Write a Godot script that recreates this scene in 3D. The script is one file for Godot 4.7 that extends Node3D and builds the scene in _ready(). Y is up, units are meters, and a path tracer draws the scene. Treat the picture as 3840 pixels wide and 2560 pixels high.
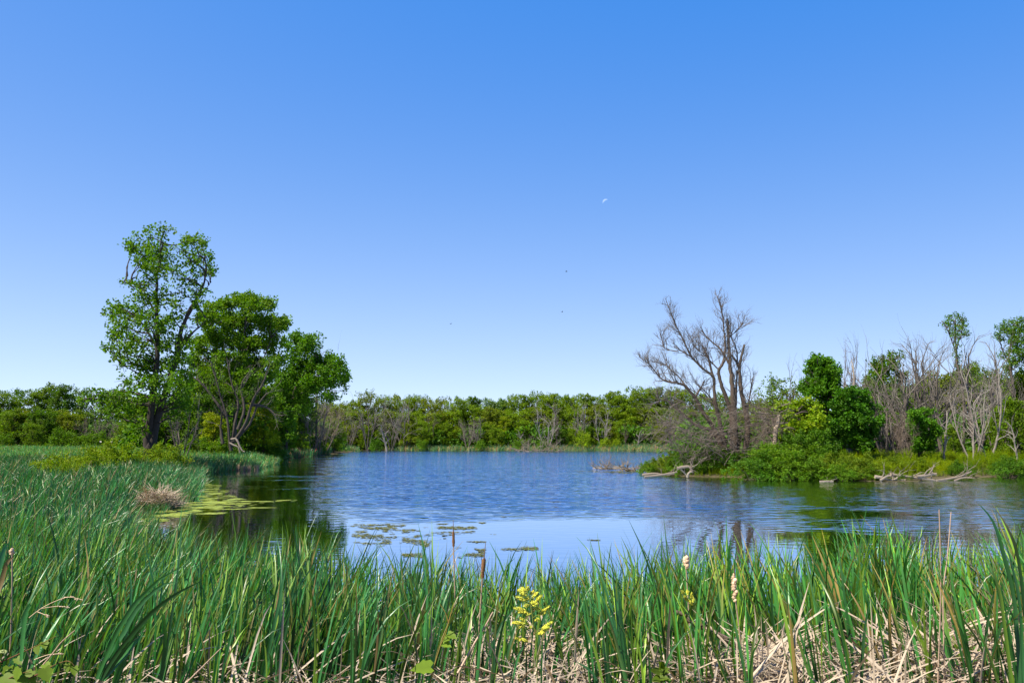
extends Node3D
# A marsh pond on a clear June day: cattails in front, a cottonwood grove on the left, dead trees on a wooded point on the right.

const FOCAL := 2958.0            # lens, in pixels of a 3840 wide picture
const EYE := Vector3(0, 3.0, 0)  # metres above the water
var look: Basis
var rng: RandomNumberGenerator
var pond := PackedVector2Array()
var lumps: FastNoiseLite
var fine: FastNoiseLite
var M := {}
var P := {}
var used := {}


# ---------------------------------------------------------------- mesh collecting
class Mb:
	var v := PackedVector3Array()
	var n := PackedVector3Array()
	var c := PackedColorArray()
	var ix := PackedInt32Array()
	var flat := false

	func tube(pts: PackedVector3Array, r: PackedFloat32Array, sides: int, col: Color, col2: Color) -> void:
		var last := pts.size() - 1
		var first := v.size()
		for i in pts.size():
			var t := (pts[mini(i + 1, last)] - pts[maxi(i - 1, 0)]).normalized()
			var ref := Vector3.RIGHT if absf(t.x) < 0.8 else Vector3.BACK
			var w := t.cross(ref).normalized()
			var u := w.cross(t)
			var cc := col.lerp(col2, float(i) / last)
			for j in sides:
				var a := TAU * j / sides
				var d := u * cos(a) + w * sin(a)
				v.append(pts[i] + d * r[i])
				n.append(d)
				c.append(cc)
		for i in last:
			for j in sides:
				var k := (j + 1) % sides
				var a := first + i * sides + j
				var b := first + i * sides + k
				var cx := b + sides
				var dx := a + sides
				ix.append_array(PackedInt32Array([a, cx, b, a, dx, cx]))

	func cap(p: Vector3, t: Vector3, r: float, sides: int, col: Color) -> void:
		var ref := Vector3.RIGHT if absf(t.x) < 0.8 else Vector3.BACK
		var w := t.cross(ref).normalized()
		var u := w.cross(t)
		var first := v.size()
		v.append(p + t * r * 0.3)
		n.append(t)
		c.append(col)
		for j in sides:
			var a := TAU * j / sides
			v.append(p + (u * cos(a) + w * sin(a)) * r)
			n.append(t)
			c.append(col)
		for j in sides:
			ix.append_array(PackedInt32Array([first, first + 1 + (j + 1) % sides, first + 1 + j]))

	# a folded leaf of two faces, drawn flat
	func leaf(p: Vector3, along: Vector3, side: Vector3, up: Vector3, l: float, w: float, col: Color) -> void:
		var f := v.size()
		v.append(p)
		v.append(p + along * l * 0.45 + side * w * 0.5 + up * w * 0.16)
		v.append(p + along * l)
		v.append(p + along * l * 0.45 - side * w * 0.5 + up * w * 0.16)
		for k in 4:
			c.append(col)
		ix.append_array(PackedInt32Array([f, f + 1, f + 2, f, f + 2, f + 3]))

	# a long ribbon leaf: points, half widths, and the direction across at each point
	func ribbon(pts: PackedVector3Array, w: PackedFloat32Array, across: PackedVector3Array, col: Color, col2: Color) -> void:
		var f := v.size()
		var last := pts.size() - 1
		for i in pts.size():
			var t := (pts[mini(i + 1, last)] - pts[maxi(i - 1, 0)]).normalized()
			var nn := t.cross(across[i]).normalized()
			var q := float(i) / last
			var cc := col.lerp(col2, q * q * q)
			v.append(pts[i] - across[i] * w[i])
			v.append(pts[i] + across[i] * w[i])
			n.append((nn - across[i] * 0.35).normalized())
			n.append((nn + across[i] * 0.35).normalized())
			c.append(cc)
			c.append(cc)
		for i in last:
			var a := f + i * 2
			ix.append_array(PackedInt32Array([a, a + 1, a + 2, a + 1, a + 3, a + 2]))

	func lump(p: Vector3, r: Vector3, rings: int, sides: int, col: Color, rg: RandomNumberGenerator, rough: float) -> void:
		var f := v.size()
		for i in rings + 1:
			var la := PI * i / rings
			for j in sides:
				var lo := TAU * j / sides
				var d := Vector3(sin(la) * cos(lo), cos(la), sin(la) * sin(lo))
				var k := 1.0 + rg.randf_range(-rough, rough)
				v.append(p + d * r * k)
				n.append(d)
				c.append(col * rg.randf_range(0.85, 1.15))
		for i in rings:
			for j in sides:
				var k := (j + 1) % sides
				var a := f + i * sides + j
				var b := f + i * sides + k
				ix.append_array(PackedInt32Array([a, b + sides, b, a, a + sides, b + sides]))

	func done(m: Material) -> ArrayMesh:
		var out := ArrayMesh.new()
		if v.is_empty():
			return out
		var a := []
		a.resize(Mesh.ARRAY_MAX)
		a[Mesh.ARRAY_VERTEX] = v
		if not flat:
			a[Mesh.ARRAY_NORMAL] = n
		a[Mesh.ARRAY_COLOR] = c
		a[Mesh.ARRAY_INDEX] = ix
		out.add_surface_from_arrays(Mesh.PRIMITIVE_TRIANGLES, a)
		out.surface_set_material(0, m)
		return out


# ---------------------------------------------------------------- naming and placing
func numbered(called: String) -> String:
	var k: int = used.get(called, 0)
	used[called] = k + 1
	return called if k == 0 else "%s_%03d" % [called, k]


func tag(o: Node3D, label: String, category: String, group := "", kind := "") -> Node3D:
	o.set_meta("label", label)
	o.set_meta("category", category)
	if group:
		o.set_meta("group", group)
	if kind:
		o.set_meta("kind", kind)
	return o


func base(called: String, where: Vector3) -> Node3D:
	var o := Node3D.new()
	o.name = numbered(called)
	add_child(o)
	o.position = where
	return o


func part(called: String, mesh: Mesh, parent: Node) -> MeshInstance3D:
	var o := MeshInstance3D.new()
	o.mesh = mesh
	if parent == self:
		o.name = numbered(called)
		add_child(o)
	else:
		var k := 0
		var nm := called
		while parent.has_node(NodePath(nm)):
			k += 1
			nm = "%s_%03d" % [called, k]
		o.name = nm
		parent.add_child(o, true)
	return o


func copy(o: Node3D, called: String) -> Node3D:
	var r: Node3D = o.duplicate()
	r.name = numbered(called)
	for k in ["label", "category", "group", "kind"]:
		if r.has_meta(k):
			r.remove_meta(k)
	add_child(r)
	return r


func ray(px: float, py: float) -> Vector3:
	return look * Vector3((px - 1920.0) / FOCAL, -(py - 1280.0) / FOCAL, -1.0)


func at(px: float, py: float, d: float) -> Vector3:   # the point seen at a pixel, d metres ahead
	var r := ray(px, py)
	return EYE + r * (d / -r.z)


func down(px: float, py: float, y := 0.0) -> Vector3:  # where that sight line meets the height y
	var r := ray(px, py)
	return EYE + r * ((y - EYE.y) / r.y)


func lin(r: float, g: float, b: float) -> Color:
	return Color(r, g, b)


func around() -> Vector3:
	var z := rng.randf_range(-1, 1)
	var a := rng.randf() * TAU
	var q := sqrt(1 - z * z)
	return Vector3(q * cos(a), z, q * sin(a))


func shore(x: float, z: float) -> float:  # metres from the water's edge, below zero inside the pond
	var p := Vector2(x, z)
	var best := 1e9
	var k := pond.size()
	for i in k:
		var a := pond[i]
		var b := pond[(i + 1) % k]
		var ab := b - a
		var t := clampf((p - a).dot(ab) / ab.length_squared(), 0, 1)
		best = minf(best, (a + ab * t).distance_squared_to(p))
	best = sqrt(best)
	return -best if Geometry2D.is_point_in_polygon(p, pond) else best


func bank(d: float) -> float:  # the embankment that the camera stands on
	var xs := [0.0, 4.0, 5.0, 6.0, 8.0, 11.0, 14.0, 18.0]
	var ys := [1.62, 1.58, 1.42, 1.1, 0.6, 0.2, -0.05, -1.0]
	if d <= 0:
		return 1.62
	for i in 7:
		if d < xs[i + 1]:
			return lerpf(ys[i], ys[i + 1], (d - xs[i]) / (xs[i + 1] - xs[i]))
	return -1.0


func ground_y(x: float, z: float, s: float) -> float:
	var y: float
	if s < 0:
		y = maxf(s * 0.16, -0.7)
	else:
		y = 0.3 * (1.0 - exp(-s * 0.35)) + lumps.get_noise_2d(x * 3.0, z * 3.0) * 0.07 * minf(1.0, s * 0.4)
		if x > 8.0 and z < -50.0:
			y += 0.55 * smoothstep(0.5, 9.0, s)
	var dist := -z
	if dist < 16.0:
		y = maxf(y, bank(dist) + lumps.get_noise_2d(x * 9.0, z * 9.0) * 0.07)
	return y


func land(x: float, z: float) -> float:
	return ground_y(x, z, shore(x, z))


# ---------------------------------------------------------------- materials
func noise_tex(size: int, freq: float, oct: int, lo: Color, hi: Color, seedn: int) -> NoiseTexture2D:
	var nz := FastNoiseLite.new()
	nz.seed = seedn
	nz.frequency = freq
	nz.fractal_octaves = oct
	var t := NoiseTexture2D.new()
	t.width = size
	t.height = size
	t.seamless = true
	t.noise = nz
	var g := Gradient.new()
	g.set_color(0, lo.linear_to_srgb())
	g.set_color(1, hi.linear_to_srgb())
	t.color_ramp = g
	return t


func mat(called: String, tint: Color, rough: float, spec: float, back := Color.BLACK) -> StandardMaterial3D:
	var m := StandardMaterial3D.new()
	m.resource_name = called
	m.albedo_color = tint.linear_to_srgb()
	m.vertex_color_use_as_albedo = true
	m.roughness = rough
	m.metallic_specular = spec
	if back != Color.BLACK:
		m.backlight_enabled = true
		m.backlight = back.linear_to_srgb()
	m.cull_mode = BaseMaterial3D.CULL_DISABLED
	M[called] = m
	return m


func make_materials() -> void:
	mat("leaf", Color(1, 1, 1), 0.55, 0.3, Color(0.95, 1.0, 0.12))
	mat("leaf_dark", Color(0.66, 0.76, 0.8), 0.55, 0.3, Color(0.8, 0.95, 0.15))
	mat("leaf_yellow", Color(2.0, 1.45, 0.9), 0.6, 0.3, Color(0.85, 0.95, 0.2))
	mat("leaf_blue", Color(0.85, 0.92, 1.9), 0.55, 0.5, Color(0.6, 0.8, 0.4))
	mat("leaf_olive", Color(1.3, 1.0, 1.2), 0.6, 0.3, Color(0.9, 0.95, 0.2))
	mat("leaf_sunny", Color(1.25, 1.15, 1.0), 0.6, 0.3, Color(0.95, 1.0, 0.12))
	mat("reed", Color(1, 1, 1), 0.38, 0.5, Color(0.45, 0.6, 0.2))
	mat("reed_fresh", Color(1.25, 1.2, 0.85), 0.38, 0.5, Color(0.5, 0.7, 0.22))
	mat("straw", Color(1, 1, 1), 0.6, 0.4, Color(0.35, 0.3, 0.2))
	mat("bark", Color(1, 1, 1), 0.9, 0.3)
	mat("fluff", Color(1, 1, 1), 0.95, 0.2, Color(0.4, 0.35, 0.3))
	mat("seed", Color(1, 1, 1), 0.8, 0.2, Color(0.8, 0.8, 0.2))
	mat("weed", Color(1, 1, 1), 0.7, 0.3)
	mat("feather", Color(1, 1, 1), 0.8, 0.3)
	var b: StandardMaterial3D = M.bark
	b.albedo_texture = noise_tex(256, 0.05, 4, Color(0.55, 0.55, 0.55), Color(1, 1, 1), 4)
	b.uv1_triplanar = true
	b.uv1_world_triplanar = true
	b.uv1_scale = Vector3(2.2, 0.5, 2.2)
	b.heightmap_enabled = true
	b.heightmap_texture = b.albedo_texture
	b.heightmap_scale = 3.0


# ---------------------------------------------------------------- camera, sky, sun
func make_view() -> void:
	var cam := Camera3D.new()
	cam.name = "camera"
	cam.fov = rad_to_deg(2.0 * atan(1280.0 / FOCAL))
	cam.position = EYE
	cam.rotation.x = atan((1637.0 - 1280.0) / FOCAL)
	cam.near = 0.05
	cam.far = 9000.0
	add_child(cam)
	cam.current = true
	look = Basis(Vector3.RIGHT, cam.rotation.x)

	var to_sun := Vector3(-0.48, 0.82, 0.30).normalized()
	var sun := DirectionalLight3D.new()
	sun.name = "sun"
	sun.light_energy = 1.6
	sun.light_color = Color(1.0, 0.96, 0.88)
	sun.light_angular_distance = 0.5
	sun.shadow_enabled = true
	add_child(sun)
	sun.basis = Basis.looking_at(-to_sun, Vector3.UP)

	# clear air: pale at the horizon, deep blue above, a little lighter towards the sun
	var w := 512
	var h := 256
	var im := Image.create_empty(w, h, false, Image.FORMAT_RGBF)
	for j in h:
		var el := PI * (0.5 - (j + 0.5) / h)
		var e := maxf(rad_to_deg(el), 0.0)
		var f := exp(-e / 13.5)
		var low := exp(-e / 5.0)
		for i in w:
			var az := TAU * (i + 0.5) / w
			var d := Vector3(sin(az) * cos(el), sin(el), -cos(az) * cos(el))
			var th := rad_to_deg(acos(clampf(d.dot(to_sun), -1, 1)))
			var g := exp(-th * th / (2.0 * 46.0 * 46.0))
			var r := maxf(0.006, (-0.03 + 0.46 * f + 0.13 * g + 0.14 * low) * 0.626)
			var gr := (0.108 + 0.485 * f + 0.12 * g + 0.10 * low) * 0.626
			var bl := (0.48 + 0.34 * f + 0.08 * g) * 0.626
			im.set_pixel(i, j, Color(r, gr, bl))
	var sm := PanoramaSkyMaterial.new()
	sm.panorama = ImageTexture.create_from_image(im)
	var sky := Sky.new()
	sky.sky_material = sm
	var env := Environment.new()
	env.background_mode = Environment.BG_SKY
	env.sky = sky
	env.tonemap_mode = Environment.TONE_MAPPER_LINEAR
	env.tonemap_exposure = 2.55
	env.sdfgi_enabled = true
	env.ssao_enabled = true
	env.ssil_enabled = true
	var we := WorldEnvironment.new()
	we.name = "world"
	we.environment = env
	add_child(we)


# ---------------------------------------------------------------- ground and water
func make_pond_outline() -> void:
	var px := [Vector2(1310, 1697), Vector2(1330, 1689), Vector2(1600, 1690), Vector2(2000, 1690), Vector2(2470, 1691), Vector2(2560, 1692),
		Vector2(2500, 1712), Vector2(2420, 1738), Vector2(2392, 1760), Vector2(2440, 1779), Vector2(2600, 1788), Vector2(2800, 1791), Vector2(2920, 1797), Vector2(3060, 1798), Vector2(3270, 1805),
		Vector2(3420, 1806), Vector2(3560, 1796), Vector2(3700, 1790), Vector2(3900, 1788), Vector2(4500, 1780)]
	var near := [Vector2(4500, 2280), Vector2(3600, 2288), Vector2(3000, 2292), Vector2(1900, 2290), Vector2(900, 2285), Vector2(640, 2240), Vector2(560, 2060), Vector2(520, 1975), Vector2(548, 1930), Vector2(640, 1900),
		Vector2(690, 1880), Vector2(705, 1850), Vector2(715, 1800), Vector2(740, 1780), Vector2(800, 1773), Vector2(860, 1764), Vector2(930, 1762), Vector2(1000, 1744), Vector2(1060, 1723), Vector2(1160, 1713)]
	for p in px + near:
		var q := down(p.x, p.y)
		pond.append(Vector2(q.x, q.z))


func grid_lines(inner0: float, inner1: float, step: float, outer: float) -> PackedFloat32Array:
	var a := PackedFloat32Array()
	var x := inner0
	var s := step
	var left := []
	while x > -outer:
		s *= 1.35
		x -= s
		left.push_front(x)
	for q in left:
		a.append(q)
	x = inner0
	while x <= inner1:
		a.append(x)
		x += step
	s = step
	while x < outer:
		a.append(x)
		s *= 1.35
		x += s
	return a


func make_ground() -> void:
	var xs := grid_lines(-60, 110, 1.0, 2500)
	var zs := grid_lines(-190, 4, 0.9, 2500)
	var v := PackedVector3Array()
	var ix := PackedInt32Array()
	for z in zs:
		for x in xs:
			var y := 0.3
			if x > -75 and x < 125 and z > -210 and z < 12:
				y = land(x, z)
			v.append(Vector3(x, y, z))
	var w := xs.size()
	for j in zs.size() - 1:
		for i in w - 1:
			var a := j * w + i
			ix.append_array(PackedInt32Array([a, a + 1, a + w, a + 1, a + w + 1, a + w]))
	var st := SurfaceTool.new()
	st.begin(Mesh.PRIMITIVE_TRIANGLES)
	st.set_smooth_group(0)
	for p in v:
		st.add_vertex(p)
	for i in ix:
		st.add_index(i)
	st.generate_normals()
	var m := StandardMaterial3D.new()
	m.roughness = 0.95
	m.metallic_specular = 0.2
	m.albedo_texture = noise_tex(512, 0.02, 5, Color(0.03, 0.028, 0.014), Color(0.11, 0.09, 0.05), 11)
	m.uv1_triplanar = true
	m.uv1_world_triplanar = true
	m.uv1_scale = Vector3(0.31, 0.31, 0.31)
	m.heightmap_enabled = true
	m.heightmap_texture = m.albedo_texture
	m.heightmap_scale = 4.0
	st.set_material(m)
	var o := part("ground", st.commit(), self)
	tag(o, "brown muddy ground of the marsh banks under the plants", "ground", "", "structure")


func make_water() -> void:
	var x0 := -62.0
	var x1 := 142.0
	var z0 := -186.0
	var z1 := -8.0
	var size := 2048
	# wind ripples: crests lie across the view, longer than they are deep
	var a := FastNoiseLite.new()
	a.noise_type = FastNoiseLite.TYPE_SIMPLEX_SMOOTH
	a.seed = 5
	a.frequency = 0.21
	a.fractal_octaves = 3
	a.fractal_gain = 0.55
	a.domain_warp_enabled = true
	a.domain_warp_amplitude = 9.0
	a.domain_warp_frequency = 0.02
	var im := a.get_image(size / 3, size, false, false, true)
	im.resize(size, size, Image.INTERPOLATE_CUBIC)
	im.convert(Image.FORMAT_RGBA8)
	im.bump_map_to_normal_map(5.0)
	im.convert(Image.FORMAT_RGBA8)
	# seen at such low angles, mostly the faces of the ripples that are turned this way show
	var facing := Image.create_empty(size, size, false, Image.FORMAT_RGBA8)
	facing.fill(Color(0.5, 0.0, 0.8, 0.16))
	im.blend_rect(facing, Rect2i(0, 0, size, size), Vector2i.ZERO)
	# how calm the water is, place by place
	var k := 256
	var calm := Image.create_empty(k, k, false, Image.FORMAT_RGBA8)
	for j in k:
		var z := lerpf(z0, z1, (j + 0.5) / k)
		for i in k:
			var x := lerpf(x0, x1, (i + 0.5) / k)
			var d := -z
			var wob := lumps.get_noise_2d(x * 1.2, z * 2.4)
			var wob2 := fine.get_noise_2d(x * 0.5, z * 1.6)
			var edge := 31.0 + wob * 11.0 + wob2 * 3.0 - maxf(0.0, x - 3.0) * 0.45
			var amp := 0.02 + 0.98 * smoothstep(edge - 5.0, edge + 7.0, d)
			var lee := smoothstep(-d * 0.19 + 1.0, -d * 0.24 - 1.0, x + wob * 3.0)
			var gust := smoothstep(0.0, 0.35, wob2) * smoothstep(38.0, 46.0, d) * 0.5
			amp *= lerpf(1.0, 0.07 + gust * 0.8, lee)
			amp *= 0.82 + 0.35 * wob2
			if x > 2.0 and d < 62.0:
				amp *= lerpf(1.0, 0.33, smoothstep(4.0, 15.0, x + wob * 5.0))
			calm.set_pixel(i, j, Color(0.5, 0.5, 1.0, 1.0 - clampf(amp, 0.02, 1.0)))
	calm.resize(size, size, Image.INTERPOLATE_CUBIC)
	im.blend_rect(calm, Rect2i(0, 0, size, size), Vector2i.ZERO)
	var m := StandardMaterial3D.new()
	m.resource_name = "water"
	m.albedo_color = Color(0.58, 0.72, 0.88).linear_to_srgb()
	m.roughness = 0.03
	m.metallic = 1.0  # as bright a mirror as this still, dark-bottomed water is at such low angles
	m.metallic_specular = 0.5
	m.normal_enabled = true
	m.normal_texture = ImageTexture.create_from_image(im)
	m.normal_scale = 0.45
	m.texture_repeat = false
	var st := SurfaceTool.new()
	st.begin(Mesh.PRIMITIVE_TRIANGLES)
	var gx := 24
	var gz := 24
	for j in gz + 1:
		for i in gx + 1:
			var u := float(i) / gx
			var q := float(j) / gz
			st.set_uv(Vector2(u, q))
			st.set_normal(Vector3.UP)
			st.add_vertex(Vector3(lerpf(x0, x1, u), 0, lerpf(z0, z1, q)))
	for j in gz:
		for i in gx:
			var b := j * (gx + 1) + i
			for t in [b, b + 1, b + gx + 1, b + 1, b + gx + 2, b + gx + 1]:
				st.add_index(t)
	st.generate_tangents()
	st.set_material(m)
	var o := part("water", st.commit(), self)
	tag(o, "blue rippled pond water reflecting the clear sky", "water", "", "structure")


# ---------------------------------------------------------------- foliage and wood
func leaf_col(c: Color, vary: float) -> Color:
	var k := rng.randf_range(1.0 - vary, 1.0 + vary)
	var h := rng.randf_range(-0.12, 0.22)
	return Color(c.r * k * (1.0 + h), c.g * k, c.b * k * (1.0 - h * 0.5))


func fill_lobe(mb: Mb, c: Vector3, r: Vector3, leaves: int, l: float, col: Color, per := 7, gap := 0.12, droop := 0.25) -> void:
	var n := maxi(1, leaves / per)
	var s := l * 1.5
	for i in n:
		var d := around()
		var rr := pow(rng.randf(), 0.42)
		var p := c + d * r * rr * rng.randf_range(0.78, 1.22)
		if fine.get_noise_3d(p.x * 9.0 / (l * 14.0 + 1.0), p.y * 9.0 / (l * 14.0 + 1.0), p.z * 9.0 / (l * 14.0 + 1.0)) < -0.30 + gap:
			continue
		var cc := leaf_col(col, 0.16)
		for k in per:
			var q := p + around() * s * rng.randf_range(0.25, 1.0)
			var along := (d * 0.5 + around() * 0.9 + Vector3.DOWN * droop).normalized()
			var up := (Vector3.UP * 0.5 + d * 0.35 + around() * 0.9).normalized()
			var side := along.cross(up).normalized()
			up = side.cross(along)
			var ll := l * rng.randf_range(0.7, 1.25)
			mb.leaf(q, along, side, up, ll, ll * 0.78, cc * rng.randf_range(0.85, 1.15))


# a clump of foliage with smaller clumps breaking up its outline
func clump(mb: Mb, c: Vector3, r: Vector3, leaves: int, l: float, col: Color, gap := 0.12, droop := 0.25) -> void:
	fill_lobe(mb, c, r * 0.8, int(leaves * 0.56), l, col, 7, gap, droop)
	for i in 5:
		var d := around()
		d.y = absf(d.y) * 0.8 if i < 4 else d.y
		var k := rng.randf_range(0.22, 0.42)
		fill_lobe(mb, c + d * r * rng.randf_range(0.8, 1.28), r * k, int(leaves * 0.09), l, col * rng.randf_range(0.88, 1.15), 7, gap, droop)


func wander(a: Vector3, b: Vector3, n: int, amount: float) -> PackedVector3Array:
	var out := PackedVector3Array()
	var l := a.distance_to(b)
	for i in n + 1:
		var q := float(i) / n
		var p := a.lerp(b, q)
		if i > 0 and i < n:
			p += around() * l * amount
		out.append(p)
	return out


func radii(n: int, r0: float, r1: float) -> PackedFloat32Array:
	var out := PackedFloat32Array()
	for i in n:
		out.append(lerpf(r0, r1, float(i) / (n - 1)))
	return out


func grow(mb: Mb, p: Vector3, dir: Vector3, l: float, r: float, level: int, col: Color, tip: Color, spread: float, lift: float, kids: int) -> void:
	var pts := PackedVector3Array([p])
	var segs := 4 if level > 0 else 3
	var d := dir
	for i in segs:
		d = (d + around() * 0.34 + Vector3.UP * lift * 0.25).normalized()
		pts.append(pts[i] + d * l / segs)
	mb.tube(pts, radii(segs + 1, r, maxf(r * 0.4, minf(0.006, r * 0.5))), 5 if r > 0.05 else 3, col, tip)
	if level <= 0:
		return
	for k in kids:
		var q := rng.randf_range(0.3, 1.0) if k > 0 else 1.0
		var i := mini(segs - 1, int(q * segs))
		var at_p := pts[i].lerp(pts[i + 1], clampf(q * segs - i, 0, 1))
		var nd := (d + around() * spread + Vector3.UP * lift).normalized()
		grow(mb, at_p, nd, l * rng.randf_range(0.45, 0.75), r * lerpf(0.6, 0.36, q), level - 1, tip if level < 2 else col, tip, spread, lift, kids)


# smooth a traced line a little and give every point a radius
func limb(mb: Mb, pts: PackedVector3Array, r0: float, r1: float, sides: int, col: Color, tip: Color, broken := false) -> void:
	var fine_pts := PackedVector3Array()
	var n := pts.size()
	for i in n - 1:
		var a := pts[maxi(i - 1, 0)]
		var b := pts[i]
		var c := pts[i + 1]
		var d := pts[mini(i + 2, n - 1)]
		for k in 4:
			fine_pts.append(b.cubic_interpolate(c, a, d, k / 4.0) + around() * r0 * 0.12)
	fine_pts.append(pts[n - 1])
	var rr := PackedFloat32Array()
	var m := fine_pts.size()
	for i in m:
		var q := float(i) / (m - 1)
		rr.append(lerpf(r0, r1, pow(q, 0.8)) * rng.randf_range(0.93, 1.07))
	mb.tube(fine_pts, rr, sides, col, tip)
	if broken:
		mb.cap(pts[n - 1], (pts[n - 1] - fine_pts[m - 2]).normalized(), rr[m - 1], sides, tip * 1.15)


func along_line(pts: PackedVector3Array, q: float) -> Array:
	var n := pts.size() - 1
	var f := clampf(q, 0, 0.9999) * n
	var i := int(f)
	return [pts[i].lerp(pts[i + 1], f - i), (pts[i + 1] - pts[i]).normalized()]


# the point seen at x, y of an enlarged view (s times, its corner at ox, oy), d metres ahead
func spot(v: Array, x: float, y: float, d: float) -> Vector3:
	return at(v[1] + x / v[0], v[2] + y / v[0], d)


func traced(v: Array, line: Array, d: float, sway: float) -> PackedVector3Array:
	var out := PackedVector3Array()
	var z := 0.0
	var drift := rng.randf_range(-1, 1)
	for i in line.size():
		out.append(spot(v, line[i].x, line[i].y, d + z))
		z += sway * (drift * 0.6 + rng.randf_range(-0.5, 0.5))
	return out


# a broadleaf tree whose limbs and clumps stand where they were measured
func measured_tree(called: String, label: String, v: Array, d: float, foot: Vector2, stems: Array, lobes: Array, leaves: int, l: float, col: Color, bark: Color, m := "leaf", deep := 0.35, gap := 0.12) -> Node3D:
	var fp := spot(v, foot.x, foot.y, d)
	var o := base(called, Vector3(fp.x, land(fp.x, fp.z), fp.z))
	tag(o, label, "tree")
	var tr := Mb.new()
	var lines := []
	for s in stems:
		var pts := traced(v, s[0], d, 0.35)
		for i in pts.size():
			pts[i] -= o.position
		if s == stems[0]:
			pts[0].y = -0.2
		lines.append(pts)
		limb(tr, pts, s[1], s[2], 8, bark, bark * 1.1)
	var minx := 1e9
	var maxx := -1e9
	for q in lobes:
		minx = minf(minx, q[0])
		maxx = maxf(maxx, q[0])
	var half: float = (maxx - minx) / v[0] / FOCAL * d * deep + 0.5
	var cr := Mb.new()
	cr.flat = true
	var br := Mb.new()
	var total := 0.0
	for q in lobes:
		total += q[2] * q[3]
	for q in lobes:
		for twice in 2:
			var z := rng.randf_range(-half, half)
			var c := spot(v, q[0] + rng.randf_range(-8, 8), q[1], d + z) - o.position
			var k: float = d / v[0] / FOCAL
			var r := Vector3(q[2] * k, q[3] * k, (q[2] + q[3]) * 0.5 * k) * 1.08
			clump(cr, c, r, int(0.5 * leaves * q[2] * q[3] / total), l, col, gap)
			var best := c
			var bd := 1e9
			for pts in lines:
				for i in 14:
					var a: Vector3 = along_line(pts, 0.2 + 0.8 * i / 13.0)[0]
					var dd := a.distance_to(c) + maxf(0.0, a.y - c.y + 0.6) * 3.0
					if dd < bd:
						bd = dd
						best = a
			br.tube(wander(best, c, 4, 0.05), radii(5, 0.075, 0.02), 4, bark, bark)
			for j in 3:
				var e := c + around() * r * 0.85
				br.tube(wander(c, e, 3, 0.06), radii(4, 0.025, 0.01), 3, bark, bark)
	part("trunk", tr.done(M.bark), o)
	part("branches", br.done(M.bark), o)
	part("crown", cr.done(M[m]), o)
	return o


# ---------------------------------------------------------------- kinds of tree that are repeated
func leafy_kind(h: float, w: float, low: float, lobes: int, leaves: int, l: float, airy: float, trunk_r: float, narrow_top: float) -> Node3D:
	var o := Node3D.new()
	var bark := Color(0.075, 0.06, 0.045)
	var tr := Mb.new()
	var cr := Mb.new()
	cr.flat = true
	var top := Vector3(rng.randf_range(-0.4, 0.4), h * 0.8, rng.randf_range(-0.4, 0.4))
	var line := wander(Vector3(0, -0.3, 0), top, 5, 0.025)
	limb(tr, line, trunk_r, trunk_r * 0.2, 7, bark, bark)
	for i in lobes:
		var q := (i + 0.5) / lobes
		var y := lerpf(h * low, h * 0.9, pow(q, 0.85))
		var f := (y - h * low) / (h * (1.0 - low))
		var reach := w * (0.35 + 0.65 * sin(PI * clampf(0.18 + f * 0.8, 0, 1))) * lerpf(1.0, narrow_top, f)
		var a := i * 2.4 + rng.randf_range(-0.5, 0.5)
		var c := Vector3(cos(a) * reach * rng.randf_range(0.35, 0.72), y, sin(a) * reach * rng.randf_range(0.35, 0.72))
		var r := w * rng.randf_range(0.32, 0.5) * lerpf(1.0, 0.75, f)
		var rv := Vector3(r, r * rng.randf_range(0.62, 0.95), r)
		c.y = minf(c.y, h - rv.y)
		clump(cr, c, rv, leaves / lobes, l, Color(0.105, 0.19, 0.006) * rng.randf_range(0.85, 1.15), airy)
		var s: Vector3 = along_line(line, clampf((c.y - reach * 0.5) / (h * 0.8), 0.12, 0.95))[0]
		tr.tube(wander(s, c, 4, 0.05), radii(5, trunk_r * 0.4, 0.02), 4, bark, bark)
		for j in 4:
			tr.tube(wander(c, c + around() * rv * 0.9, 3, 0.06), radii(4, 0.035, 0.012), 3, bark, bark)
	part("trunk", tr.done(M.bark), o)
	part("crown", cr.done(M.leaf), o)
	o.set_meta("tall", h)
	return o


func bush_kind(h: float, w: float, lobes: int, leaves: int, l: float, airy: float) -> Node3D:
	var o := Node3D.new()
	var bark := Color(0.09, 0.07, 0.05)
	var st := Mb.new()
	var cr := Mb.new()
	cr.flat = true
	for i in lobes:
		var a := i * 2.4
		var q := (i + 0.5) / lobes
		var rad := w * sqrt(1.0 - q * 0.8) * 0.62
		var r := w * rng.randf_range(0.28, 0.42)
		var c := Vector3(cos(a) * rad, maxf(r * 0.7, h * (0.15 + 0.75 * q) - r * 0.4), sin(a) * rad)
		clump(cr, c, Vector3(r, r * 0.9, r), leaves / lobes, l, Color(0.082, 0.17, 0.006) * rng.randf_range(0.85, 1.15), airy, 0.05)
		st.tube(wander(Vector3(rng.randf_range(-0.1, 0.1) * w, -0.1, rng.randf_range(-0.1, 0.1) * w), c, 4, 0.06), radii(5, 0.03, 0.01), 3, bark, bark)
	part("stem", st.done(M.bark), o)
	part("crown", cr.done(M.leaf), o)
	o.set_meta("tall", h)
	return o


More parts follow.
